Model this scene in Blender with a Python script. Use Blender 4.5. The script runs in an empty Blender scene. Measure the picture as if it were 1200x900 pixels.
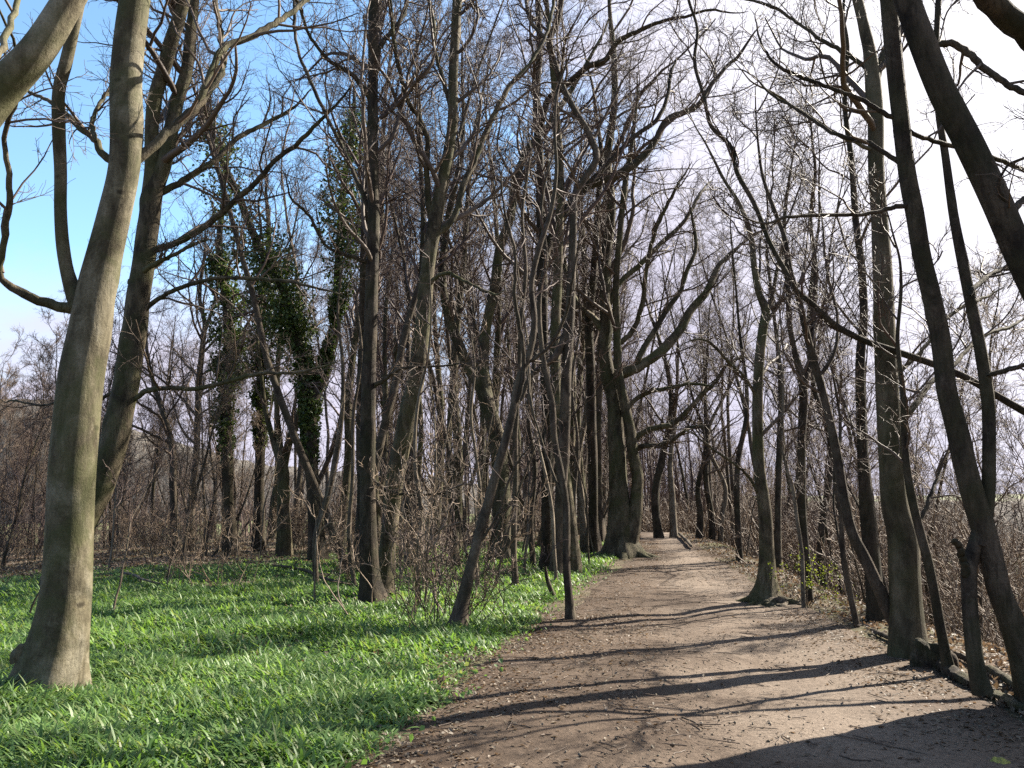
import bpy, math, random
import numpy as np
from mathutils import Vector

SEED = 11
rng = np.random.default_rng(SEED)
random.seed(SEED)
scn = bpy.context.scene
COL = scn.collection

# ------------------------------------------------------------------ camera
F = 936.0
PITCH = math.radians(8.5)
CAMH = 1.6
CP, SP = math.cos(PITCH), math.sin(PITCH)
SUN_AZ, SUN_EL = math.radians(60), math.radians(37)

cam = bpy.data.cameras.new("camera")
camo = bpy.data.objects.new("camera", cam)
COL.objects.link(camo)
cam.sensor_width = 36.0
cam.lens = 36.0 * F / 1200.0
cam.clip_start = 0.05
cam.clip_end = 6000
camo.location = (0, 0, CAMH)
camo.rotation_euler = (math.pi / 2 + PITCH, 0, 0)
scn.camera = camo


# ------------------------------------------------------------------ terrain
PY = np.array([-30, 0, 5, 9, 14, 24, 31, 45, 60, 90, 200.])
PX = np.array([-5, 0.3, 1.35, 2.15, 2.9, 4.75, 5.8, 8.0, 10., 13, 20.])
PW = np.array([2.3, 2.3, 2.25, 2.2, 1.7, 1.1, .9, .85, .9, 1.0, 1.0])


def path_c(y): return np.interp(y, PY, PX)
def path_w(y): return np.interp(y, PY, PW)


def vnoise(x, y, s, seed=0):
    """cheap smooth noise from a few rotated sines"""
    r = np.random.default_rng(seed)
    out = 0
    for k in range(6):
        a = r.uniform(0, 6.28); f = s * r.uniform(.6, 1.7); p = r.uniform(0, 6.28)
        out = out + np.sin((x * math.cos(a) + y * math.sin(a)) * f + p)
    return out / 6


def height(x, y):
    x = np.asarray(x, float); y = np.asarray(y, float)
    xr = path_c(y) + path_w(y) + 0.55
    d = np.maximum(x - xr, 0)
    soft = d - 0.9 * (1 - np.exp(-d / 0.9))
    drop = 17 * (1 - np.exp(-0.52 * soft / 17))
    dl = np.maximum(-x - 9, 0)
    dropl = 5 * (1 - np.exp(-0.05 * dl / 5))
    yy = np.clip(y - 14, 0, 60)
    rise = 0.12 * (1 - np.cos(np.clip(yy / 28, 0, 1) * math.pi)) / 2 - .045 * np.clip(y - 43, 0, 60)
    n = 0.05 * vnoise(x, y, .9, 3) + 0.025 * vnoise(x, y, 2.6, 4)
    far = np.exp(-((x / 120) ** 2 + (y / 160) ** 2))
    n2 = 0.25 * vnoise(x, y, .16, 8) * np.clip((np.hypot(x, y) - 12) / 20, 0, 1)
    return -drop - dropl + rise + n * far + n2 * far


def ray(px, py):
    xc = (px - 600) / F; yc = (450 - py) / F
    return np.array([xc, CP - SP * yc, SP + CP * yc])


def at(px, py, Y):
    """point seen at a pixel, at forward distance Y"""
    r = ray(px, py)
    t = Y / r[1]
    return np.array([r[0] * t, Y, CAMH + r[2] * t])


def ground_at(px, py):
    r = ray(px, py)
    t = 1.0
    while t < 150:
        p = r * t
        if CAMH + p[2] <= float(height(p[0], p[1])):
            return np.array([p[0], p[1], float(height(p[0], p[1]))])
        t += 0.02
    p = r * 150
    return np.array([p[0], p[1], float(height(p[0], p[1]))])


def project(P):
    P = np.asarray(P)
    x = P[..., 0]; y = P[..., 1]; z = P[..., 2] - CAMH
    dep = y * CP + z * SP
    up = -y * SP + z * CP
    dep = np.where(dep < .05, .05, dep)
    return 600 + F * x / dep, 450 - F * up / dep, dep


# ------------------------------------------------------------------ mesh helpers
def mesh_np(name, V, Q, mat, smooth=True, tris=None):
    me = bpy.data.meshes.new(name)
    V = np.asarray(V, np.float32).reshape(-1, 3)
    parts, sizes = [], []
    if Q is not None and len(Q):
        Q = np.asarray(Q, np.int32); parts.append(Q.ravel()); sizes.append(np.full(len(Q), Q.shape[1], np.int32))
    if tris is not None and len(tris):
        T = np.asarray(tris, np.int32); parts.append(T.ravel()); sizes.append(np.full(len(T), 3, np.int32))
    loops = np.concatenate(parts); sizes = np.concatenate(sizes)
    starts = np.concatenate([[0], np.cumsum(sizes)[:-1]]).astype(np.int32)
    me.vertices.add(len(V)); me.vertices.foreach_set("co", V.ravel())
    me.loops.add(len(loops)); me.loops.foreach_set("vertex_index", loops)
    me.polygons.add(len(sizes)); me.polygons.foreach_set("loop_start", starts)
    me.polygons.foreach_set("loop_total", sizes)
    if smooth:
        me.polygons.foreach_set("use_smooth", np.ones(len(sizes), bool))
    if mat is not None:
        me.materials.append(mat)
    me.update(calc_edges=True)
    return me


def link(name, me, parent=None, loc=None):
    o = bpy.data.objects.new(name, me)
    COL.objects.link(o)
    if parent is not None: o.parent = parent
    if loc is not None: o.location = loc
    return o


def tag(o, label=None, cat=None, group=None, kind=None):
    if label: o["label"] = label
    if cat: o["category"] = cat
    if group: o["group"] = group
    if kind: o["kind"] = kind
    return o


def empty(name, loc, label=None, cat=None, group=None):
    o = bpy.data.objects.new(name, None)
    o.empty_display_size = .2
    COL.objects.link(o)
    o.location = loc
    return tag(o, label, cat, group)


def unit(v):
    return v / np.maximum(np.linalg.norm(v, axis=-1, keepdims=True), 1e-9)


def frames(P):
    T = np.empty_like(P)
    T[:, 1:-1] = P[:, 2:] - P[:, :-2]
    T[:, 0] = P[:, 1] - P[:, 0]; T[:, -1] = P[:, -1] - P[:, -2]
    T = unit(T)
    chord = np.abs(unit(P[:, -1] - P[:, 0]))
    ref = np.eye(3)[np.argmin(chord, axis=1)]
    U = unit(np.cross(T, ref[:, None, :]))
    W = np.cross(T, U)
    return T, U, W


def tubes(P, R, sides, base=0, rmod=None, cap=False):
    """P (N,K,3), R (N,K) -> verts, quads"""
    N, K = P.shape[:2]
    T, U, W = frames(P)
    th = np.arange(sides) * 2 * math.pi / sides
    R4 = R[:, :, None] * np.ones(sides)
    if rmod is not None: R4 = R4 * rmod
    ring = (U[:, :, None, :] * np.cos(th)[None, None, :, None] + W[:, :, None, :] * np.sin(th)[None, None, :, None]) * R4[..., None]
    V = (P[:, :, None, :] + ring).reshape(-1, 3)
    i = np.arange(N)[:, None, None] * K * sides + np.arange(K - 1)[None, :, None] * sides
    j = np.arange(sides)[None, None, :]
    jn = (j + 1) % sides
    Q = np.stack([i + j, i + jn, i + sides + jn, i + sides + j], -1).reshape(-1, 4) + base
    return V, Q


class MB:
    def __init__(self): self.V = []; self.Q = []; self.n = 0
    def add(self, V, Q):
        self.V.append(V); self.Q.append(Q + self.n); self.n += len(V)
    def tubes(self, P, R, sides, rmod=None):
        if len(P) == 0: return
        V, Q = tubes(P, R, sides, 0, rmod); self.add(V, Q)
    def build(self, name, mat, parent=None, off=None, smooth=True):
        V = np.concatenate(self.V); Q = np.concatenate(self.Q)
        if off is not None: V = V - np.asarray(off)
        return link(name, mesh_np(name, V, Q, mat, smooth), parent)


def resample(pts, n):
    """Catmull-Rom through rows of pts, n samples evenly in chord length"""
    pts = np.asarray(pts, float)
    if len(pts) == 2: pts = np.array([pts[0], (pts[0] + pts[1]) / 2, pts[1]])
    d = np.r_[0, np.cumsum(np.linalg.norm(np.diff(pts[:, :3], axis=0), axis=1) + 1e-6)]
    s = np.linspace(0, d[-1], n)
    out = []
    m = np.gradient(pts, d, axis=0)
    k = np.clip(np.searchsorted(d, s, side='right') - 1, 0, len(d) - 2)
    h = (d[k + 1] - d[k])[:, None]; t = ((s - d[k])[:, None]) / h
    h00 = 2 * t**3 - 3 * t**2 + 1; h10 = t**3 - 2 * t**2 + t; h01 = -2 * t**3 + 3 * t**2; h11 = t**3 - t**2
    return h00 * pts[k] + h10 * h * m[k] + h01 * pts[k + 1] + h11 * h * m[k + 1]


# ------------------------------------------------------------------ growth
def spawn(P, R, n, t0=.2, t1=1., ang=(30, 60), lenf=.5, K=5, wander=.12, up=.05, radf=.6, rmin=.002, tip=.35, upbias=.0, lmin=.1, lmax=9, rcap=9):
    N, Kp = P.shape[:2]
    if N == 0: return np.zeros((0, K, 3)), np.zeros((0, K))
    L = np.linalg.norm(np.diff(P, axis=1), axis=2).sum(1)
    t = t0 + (t1 - t0) * (np.arange(n)[None, :] + rng.uniform(0, 1, (N, n))) / n
    f = np.clip(t, 0, .9999) * (Kp - 1)
    i = f.astype(int); w = (f - i)[..., None]
    ar = np.arange(N)[:, None]
    A = P[ar, i]; B = P[ar, i + 1]
    pos = A * (1 - w) + B * w
    T = unit(B - A)
    r = R[ar, i] * (1 - w[..., 0]) + R[ar, i + 1] * w[..., 0]
    ref = rng.normal(size=T.shape)
    U = unit(np.cross(T, ref))
    U[..., 2] += upbias; U = unit(U)
    a = np.radians(rng.uniform(ang[0], ang[1], (N, n)))[..., None]
    D = unit(np.cos(a) * T + np.sin(a) * U)
    ln = np.clip(L[:, None] * lenf * (1 - .55 * t) * rng.uniform(.6, 1.35, (N, n)), lmin, lmax)
    r0 = np.clip(np.minimum(r * radf, rcap) * rng.uniform(.75, 1.1, (N, n)), rmin, None)
    M = N * n
    pos = pos.reshape(M, 3); D = D.reshape(M, 3); ln = ln.reshape(M); r0 = r0.reshape(M)
    step = (ln / (K - 1))[:, None]
    out = np.empty((M, K, 3)); out[:, 0] = pos
    for k in range(1, K):
        out[:, k] = out[:, k - 1] + D * step
        D = D + np.clip(rng.standard_t(2.2, size=D.shape), -4.5, 4.5) * wander * .72
        D[:, 2] += up
        D = unit(D)
    rad = r0[:, None] * np.linspace(1, tip, K)[None, :]
    rad = np.maximum(rad, rmin * .7)
    return out, rad


def in_view(P, mx=150, my=130):
    x, y, d = project(P)
    ok = (x > -mx) & (x < 1200 + mx) & (y > -my) & (y < 900 + my) & (P[..., 1] > .3)
    return ok.any(axis=1)


def cull(P, R, **k):
    m = in_view(P, **k)
    return P[m], R[m]


# ------------------------------------------------------------------ materials
def new_mat(name):
    m = bpy.data.materials.new(name); m.use_nodes = True
    nt = m.node_tree; nt.nodes.clear()
    return m, nt, nt.nodes, nt.links


def ramp(nd, pts):
    r = nd.new("ShaderNodeValToRGB")
    e = r.color_ramp.elements
    while len(e) < len(pts): e.new(.5)
    for k, (p, c) in enumerate(pts):
        e[k].position = p; e[k].color = (*c, 1)
    return r


def noise(nd, lk, vec, scale, detail=4, rough=.55, dist=0):
    n = nd.new("ShaderNodeTexNoise"); n.inputs["Scale"].default_value = scale
    n.inputs["Detail"].default_value = detail; n.inputs["Roughness"].default_value = rough
    n.inputs["Distortion"].default_value = dist
    if vec is not None: lk.new(vec, n.inputs["Vector"])
    return n


def mix(nd, lk, fac, a, b, mode='MIX'):
    m = nd.new("ShaderNodeMix"); m.data_type = 'RGBA'; m.blend_type = mode
    for sock, v in ((m.inputs[0], fac), (m.inputs[6], a), (m.inputs[7], b)):
        if isinstance(v, (int, float)): sock.default_value = v
        elif isinstance(v, tuple): sock.default_value = (*v, 1)
        else: lk.new(v, sock)
    return m.outputs[2]


ALB = .62


def bark(name, dark, mid, light, moss=None, moss_amt=.5, rough_scale=1., bump=.5, fissure=.6, eyes=0.):
    m, nt, nd, lk = new_mat(name)
    o = nd.new("ShaderNodeOutputMaterial"); b = nd.new("ShaderNodeBsdfPrincipled")
    b.inputs["Roughness"].default_value = .85
    b.inputs["Specular IOR Level"].default_value = .18
    tc = nd.new("ShaderNodeTexCoord")
    oi = nd.new("ShaderNodeObjectInfo")
    sh = nd.new("ShaderNodeVectorMath"); sh.operation = 'ADD'
    lk.new(tc.outputs["Object"], sh.inputs[0]); lk.new(oi.outputs["Random"], sh.inputs[1])
    co = sh.outputs[0]
    dark, mid, light = (tuple(v * ALB for v in c_) for c_ in (dark, mid, light))
    if moss: moss = tuple(v * ALB for v in moss)

    def mapped(s):
        mp = nd.new("ShaderNodeMapping"); mp.inputs["Scale"].default_value = s; lk.new(co, mp.inputs[0]); return mp.outputs[0]
    n1 = noise(nd, lk, mapped((1, 1, .45)), 3.2 * rough_scale, 8, .68, .5)
    r1 = ramp(nd, [(.39, dark), (.5, mid), (.61, light)]); lk.new(n1.outputs[0], r1.inputs[0])
    # lengthwise cracks and ridges
    n2 = noise(nd, lk, mapped((1, 1, .16)), 24 * rough_scale, 6, .7, .3)
    r2 = ramp(nd, [(.36, (.35, .33, .3)), (.47, (.95, .95, .95)), (.7, (1.25, 1.22, 1.18))]); lk.new(n2.outputs[0], r2.inputs[0])
    c = mix(nd, lk, fissure, r1.outputs[0], r2.outputs[0], 'MULTIPLY')
    # short cross marks of smooth bark
    n4 = noise(nd, lk, mapped((1, 1, 4)), 7 * rough_scale, 5, .7)
    r4 = ramp(nd, [(.33, (.5, .48, .45)), (.43, (1, 1, 1))]); lk.new(n4.outputs[0], r4.inputs[0])
    c = mix(nd, lk, .55, c, r4.outputs[0], 'MULTIPLY')
    n6 = noise(nd, lk, co, 55, 4, .8)
    r6 = ramp(nd, [(.35, (.6, .58, .55)), (.5, (1, 1, 1)), (.66, (1.25, 1.25, 1.22))]); lk.new(n6.outputs[0], r6.inputs[0])
    c = mix(nd, lk, .7, c, r6.outputs[0], 'MULTIPLY')
    # pale lichen
    n5 = noise(nd, lk, co, 6, 6, .75)
    r5 = ramp(nd, [(.57, (0, 0, 0)), (.68, (.55, .55, .55))]); lk.new(n5.outputs[0], r5.inputs[0])
    c = mix(nd, lk, r5.outputs[0], c, tuple(v * 1.25 for v in light))
    if eyes:
        vo = nd.new("ShaderNodeTexVoronoi"); vo.inputs["Scale"].default_value = 2.1; lk.new(mapped((1, 1, 1.7)), vo.inputs["Vector"])
        re = ramp(nd, [(.0, (.22, .2, .18)), (.06, (.35, .33, .3)), (.1, (1, 1, 1)), (.14, (1.15, 1.15, 1.1)), (.2, (1, 1, 1))]); lk.new(vo.outputs["Distance"], re.inputs[0])
        c = mix(nd, lk, eyes, c, re.outputs[0], 'MULTIPLY')
    if moss:
        n3 = noise(nd, lk, co, 1.3, 7, .7, .4)
        r3 = ramp(nd, [(.44, (0, 0, 0)), (.58, (1, 1, 1))]); lk.new(n3.outputs[0], r3.inputs[0])
        mm = nd.new("ShaderNodeMath"); mm.operation = 'MULTIPLY'; mm.inputs[1].default_value = moss_amt
        lk.new(r3.outputs[0], mm.inputs[0])
        c = mix(nd, lk, mm.outputs[0], c, moss)
    rr = nd.new("ShaderNodeMapRange"); rr.inputs[3].default_value = .8; rr.inputs[4].default_value = 1.2
    lk.new(oi.outputs["Random"], rr.inputs[0])
    cv = nd.new("ShaderNodeCombineColor")
    for k in range(3): lk.new(rr.outputs[0], cv.inputs[k])
    c = mix(nd, lk, 1., c, cv.outputs[0], 'MULTIPLY')
    lk.new(c, b.inputs["Base Color"])
    bp = nd.new("ShaderNodeBump"); bp.inputs["Strength"].default_value = bump; bp.inputs["Distance"].default_value = .03
    ad = nd.new("ShaderNodeMath"); ad.operation = 'ADD'
    ml = nd.new("ShaderNodeMath"); ml.operation = 'MULTIPLY'; ml.inputs[1].default_value = fissure
    lk.new(n2.outputs[0], ml.inputs[0])
    lk.new(n1.outputs[0], ad.inputs[0]); lk.new(ml.outputs[0], ad.inputs[1])
    a6 = nd.new("ShaderNodeMath"); a6.operation = 'MULTIPLY_ADD'; a6.inputs[1].default_value = .25
    lk.new(n6.outputs[0], a6.inputs[0]); lk.new(ad.outputs[0], a6.inputs[2])
    lk.new(a6.outputs[0], bp.inputs["Height"]); lk.new(bp.outputs[0], b.inputs["Normal"])
    lk.new(b.outputs[0], o.inputs[0])
    return m


BEECH = bark("beech_bark", (.085, .07, .042), (.18, .155, .10), (.28, .25, .18), (.085, .092, .034), .7, 1., .6, .4, .9)
GREY = bark("olive_bark", (.055, .045, .027), (.115, .095, .06), (.18, .15, .10), (.075, .075, .028), .5, 1., .6, .5, .6)
OAK = bark("mossy_bark", (.046, .036, .022), (.108, .086, .054), (.185, .152, .10), (.072, .08, .025), .6, 1.2, .9, .85)
DARK = bark("dark_bark", (.028, .02, .014), (.066, .049, .034), (.12, .092, .065), (.05, .05, .019), .5, 1.2, .9, .8)
BROWN = bark("brown_bark", (.05, .037, .027), (.105, .08, .058), (.17, .133, .098), (.07, .063, .034), .4, 1.4, .7, .7)
PALE = bark("pale_bark", (.10, .08, .058), (.185, .15, .108), (.27, .225, .168), None, 0, 1.8, .5, .5)
DEAD = bark("rotten_wood", (.028, .02, .014), (.085, .064, .046), (.17, .135, .10), (.08, .09, .03), .4, 1.5, 1., .9)


def twig_mat(name, a, b_):
    m, nt, nd, lk = new_mat(name)
    o = nd.new("ShaderNodeOutputMaterial"); b = nd.new("ShaderNodeBsdfPrincipled")
    b.inputs["Roughness"].default_value = .65; b.inputs["Specular IOR Level"].default_value = .3
    g = nd.new("ShaderNodeNewGeometry")
    r = ramp(nd, [(0, a), (1, b_)]); lk.new(g.outputs["Random Per Island"], r.inputs[0])
    lk.new(r.outputs[0], b.inputs["Base Color"]); lk.new(b.outputs[0], o.inputs[0])
    return m


TWIG = twig_mat("twig_bark", (.045, .03, .021), (.10, .07, .049))
TWIGP = twig_mat("purple_twig_bark", (.044, .027, .022), (.10, .065, .05))
BRUSH = twig_mat("brushwood_bark", (.065, .044, .03), (.21, .15, .10))


def leaf_mat(name, cols, trans=.45, rough=.4, spec=.5, tint=(1.1, 1.25, .5)):
    m, nt, nd, lk = new_mat(name)
    o = nd.new("ShaderNodeOutputMaterial"); b = nd.new("ShaderNodeBsdfPrincipled")
    b.inputs["Roughness"].default_value = rough; b.inputs["Specular IOR Level"].default_value = spec
    g = nd.new("ShaderNodeNewGeometry")
    n = len(cols)
    r = ramp(nd, [(k / (n - 1), c) for k, c in enumerate(cols)]); lk.new(g.outputs["Random Per Island"], r.inputs[0])
    tc = nd.new("ShaderNodeTexCoord")
    nz = noise(nd, lk, tc.outputs["Object"], .9, 3)
    r2 = ramp(nd, [(.3, (.72, .78, .7)), (.7, (1.2, 1.15, 1.1))]); lk.new(nz.outputs[0], r2.inputs[0])
    c = mix(nd, lk, 1., r.outputs[0], r2.outputs[0], 'MULTIPLY')
    lk.new(c, b.inputs["Base Color"])
    if trans > 0:
        t = nd.new("ShaderNodeBsdfTranslucent")
        lk.new(mix(nd, lk, 1., c, tint, 'MULTIPLY'), t.inputs[0])
        mx = nd.new("ShaderNodeMixShader"); mx.inputs[0].default_value = trans
        lk.new(b.outputs[0], mx.inputs[1]); lk.new(t.outputs[0], mx.inputs[2]); lk.new(mx.outputs[0], o.inputs[0])
    else:
        lk.new(b.outputs[0], o.inputs[0])
    return m


GRASS = leaf_mat("ramsons_leaf", [(.076, .152, .042), (.112, .205, .056), (.158, .25, .074), (.09, .175, .062), (.13, .215, .06), (.175, .205, .095)], .52, .5, .45, (1.15, 1.15, .6))
IVY = leaf_mat("ivy_leaf", [(.026, .042, .013), (.045, .068, .02), (.07, .098, .028), (.11, .135, .042)], .3, .5, .3)
BUD = leaf_mat("young_leaf", [(.15, .17, .035), (.20, .21, .05), (.12, .14, .03)], .5, .45, .3)
LITTER = leaf_mat("dead_leaf", [(.085, .062, .045), (.125, .095, .072), (.185, .15, .12), (.10, .074, .055)], .3, .6, .3, (1.1, .9, .7))
CHIP = leaf_mat("soil_crumb", [(.07, .055, .043), (.11, .09, .072), (.17, .14, .115), (.09, .072, .057)], 0, .9, .15)


def ground_mat():
    m, nt, nd, lk = new_mat("woodland_floor")
    o = nd.new("ShaderNodeOutputMaterial"); b = nd.new("ShaderNodeBsdfPrincipled")
    b.inputs["Roughness"].default_value = .95; b.inputs["Specular IOR Level"].default_value = .1
    tc = nd.new("ShaderNodeTexCoord")
    n1 = noise(nd, lk, tc.outputs["Object"], 14, 8, .7)
    r1 = ramp(nd, [(.3, (.042, .03, .023)), (.5, (.085, .063, .048)), (.68, (.15, .115, .09))]); lk.new(n1.outputs[0], r1.inputs[0])
    n2 = noise(nd, lk, tc.outputs["Object"], .45, 5, .6)
    r2 = ramp(nd, [(.45, (0, 0, 0)), (.65, (1, 1, 1))]); lk.new(n2.outputs[0], r2.inputs[0])
    mm = nd.new("ShaderNodeMath"); mm.operation = 'MULTIPLY'; mm.inputs[1].default_value = .55
    lk.new(r2.outputs[0], mm.inputs[0])
    c = mix(nd, lk, mm.outputs[0], r1.outputs[0], (.06, .085, .025))
    # far off, beyond the wood: fields
    sp = nd.new("ShaderNodeVectorMath"); sp.operation = 'LENGTH'; lk.new(tc.outputs["Object"], sp.inputs[0])
    mr = nd.new("ShaderNodeMapRange"); mr.inputs[1].default_value = 130; mr.inputs[2].default_value = 220
    lk.new(sp.outputs["Value"], mr.inputs[0])
    nf = noise(nd, lk, tc.outputs["Object"], .012, 3)
    rf = ramp(nd, [(.42, (.075, .10, .04)), (.5, (.13, .15, .065)), (.6, (.10, .085, .055))]); lk.new(nf.outputs[0], rf.inputs[0])
    c = mix(nd, lk, mr.outputs[0], c, rf.outputs[0])
    lk.new(c, b.inputs["Base Color"])
    bp = nd.new("ShaderNodeBump"); bp.inputs["Strength"].default_value = .8; bp.inputs["Distance"].default_value = .04
    lk.new(n1.outputs[0], bp.inputs["Height"]); lk.new(bp.outputs[0], b.inputs["Normal"])
    lk.new(b.outputs[0], o.inputs[0])
    return m


def path_mat():
    m, nt, nd, lk = new_mat("trodden_earth")
    o = nd.new("ShaderNodeOutputMaterial"); b = nd.new("ShaderNodeBsdfPrincipled")
    b.inputs["Roughness"].default_value = .92; b.inputs["Specular IOR Level"].default_value = .15
    tc = nd.new("ShaderNodeTexCoord")
    big = noise(nd, lk, tc.outputs["Object"], .55, 5, .6, .6)
    fine = noise(nd, lk, tc.outputs["Object"], 26, 8, .75)
    r1 = ramp(nd, [(.28, (.052, .041, .032)), (.48, (.098, .078, .062)), (.7, (.15, .122, .1))]); lk.new(fine.outputs[0], r1.inputs[0])
    r2 = ramp(nd, [(.3, (.55, .5, .46)), (.45, (.9, .87, .84)), (.58, (1.05, 1.04, 1.02)), (.72, (1.25, 1.24, 1.22))]); lk.new(big.outputs[0], r2.inputs[0])
    c = mix(nd, lk, 1., r1.outputs[0], r2.outputs[0], 'MULTIPLY')
    # trodden crown of the path is paler than its leafy margins
    uv = nd.new("ShaderNodeUVMap")
    sx = nd.new("ShaderNodeSeparateXYZ"); lk.new(uv.outputs[0], sx.inputs[0])
    mid = nd.new("ShaderNodeMath"); mid.operation = 'ADD'
    nb = nd.new("ShaderNodeMath"); nb.operation = 'MULTIPLY_ADD'; nb.inputs[1].default_value = .5; nb.inputs[2].default_value = -.25
    lk.new(big.outputs[0], nb.inputs[0]); lk.new(sx.outputs[0], mid.inputs[0]); lk.new(nb.outputs[0], mid.inputs[1])
    r3 = ramp(nd, [(.0, (.55, .48, .42)), (.36, (.72, .66, .61)), (.56, (1.22, 1.2, 1.17)), (.8, (1.12, 1.1, 1.08)), (1., (.7, .64, .58))]); lk.new(mid.outputs[0], r3.inputs[0])
    c = mix(nd, lk, 1., c, r3.outputs[0], 'MULTIPLY')
    vo = nd.new("ShaderNodeTexVoronoi"); vo.inputs["Scale"].default_value = 22; lk.new(tc.outputs["Object"], vo.inputs["Vector"])
    rv = ramp(nd, [(.0, (.35, .3, .27)), (.12, (.6, .55, .52)), (.22, (1, 1, 1))]); lk.new(vo.outputs["Distance"], rv.inputs[0])
    c = mix(nd, lk, .25, c, rv.outputs[0], 'MULTIPLY')
    lk.new(c, b.inputs["Base Color"])
    bp = nd.new("ShaderNodeBump"); bp.inputs["Strength"].default_value = .85; bp.inputs["Distance"].default_value = .018
    ad = nd.new("ShaderNodeMath"); ad.operation = 'ADD'; lk.new(fine.outputs[0], ad.inputs[0])
    n3 = noise(nd, lk, tc.outputs["Object"], 6, 4); lk.new(n3.outputs[0], ad.inputs[1])
    lk.new(ad.outputs[0], bp.inputs["Height"]); lk.new(bp.outputs[0], b.inputs["Normal"])
    lk.new(b.outputs[0], o.inputs[0])
    return m


# ------------------------------------------------------------------ ground, path, hills
def axis(lo, hi, fine_lo, fine_hi, fine, grow=1.18):
    a = list(np.arange(fine_lo, fine_hi + 1e-6, fine))
    s = fine
    while a[-1] < hi: s *= grow; a.append(a[-1] + s)
    s = fine; pre = [fine_lo]
    while pre[-1] > lo: s *= grow; pre.append(pre[-1] - s)
    return np.array(pre[:0:-1] + a)


gx = axis(-2600, 2600, -14, 14, .2); gy = axis(-300, 4200, 0, 34, .25)
X, Yg = np.meshgrid(gx, gy)
pm = np.clip((path_w(Yg) - np.abs(X - path_c(Yg))) / .35, 0, 1)
Z = height(X, Yg) - .05 * pm
nx, ny = len(gx), len(gy)
ii = (np.arange(ny - 1)[:, None] * nx + np.arange(nx - 1)[None, :]).ravel()
Q = np.stack([ii, ii + 1, ii + nx + 1, ii + nx], 1)
g = link("ground", mesh_np("ground", np.stack([X, Yg, Z], -1), Q, ground_mat()))
tag(g, "brown leaf-strewn woodland floor falling away on the right", kind="structure")

# path sheet with a ragged edge
ys = np.r_[np.arange(-6, 36, .09), np.arange(36, 110, .5)]
us = np.linspace(-1, 1, 61)
edge = .16 * vnoise(ys, ys * 0, 2.3, 21) + .1 * vnoise(ys, ys * 0, 6, 22)
edge2 = .18 * vnoise(ys, ys * 0, 2.0, 23) + .1 * vnoise(ys, ys * 0, 7, 24)
wl = path_w(ys) + .12 + edge; wr = path_w(ys) + .1 + edge2
Xp = path_c(ys)[:, None] + np.where(us[None, :] < 0, us[None, :] * wl[:, None], us[None, :] * wr[:, None])
Yp = np.repeat(ys[:, None], len(us), 1)
Zp = height(Xp, Yp) + .012 - .05 * np.clip((np.abs(us) - .88) / .12, 0, 1)[None, :] ** 2
Zp = Zp + .014 * vnoise(Xp, Yp, 4, 31) + .009 * vnoise(Xp, Yp, 11, 32)
# two shallow trodden lines
Zp -= .02 * np.exp(-((us + .15) / .22) ** 2)[None, :]
m_, n_ = Xp.shape
ii = (np.arange(m_ - 1)[:, None] * n_ + np.arange(n_ - 1)[None, :]).ravel()
Qp = np.stack([ii, ii + 1, ii + n_ + 1, ii + n_], 1)
me = mesh_np("path", np.stack([Xp, Yp, Zp], -1), Qp, path_mat())
uvl = me.uv_layers.new(name="UVMap")
uvv = np.stack([np.repeat((us[None, :] + 1) / 2, m_, 0), Yp / 10], -1).reshape(-1, 2)
uvl.data.foreach_set("uv", uvv[Qp.ravel()].astype(np.float32).ravel())
tag(link("path", me), "trodden brown earth footpath curving up between the trees", kind="structure")

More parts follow.
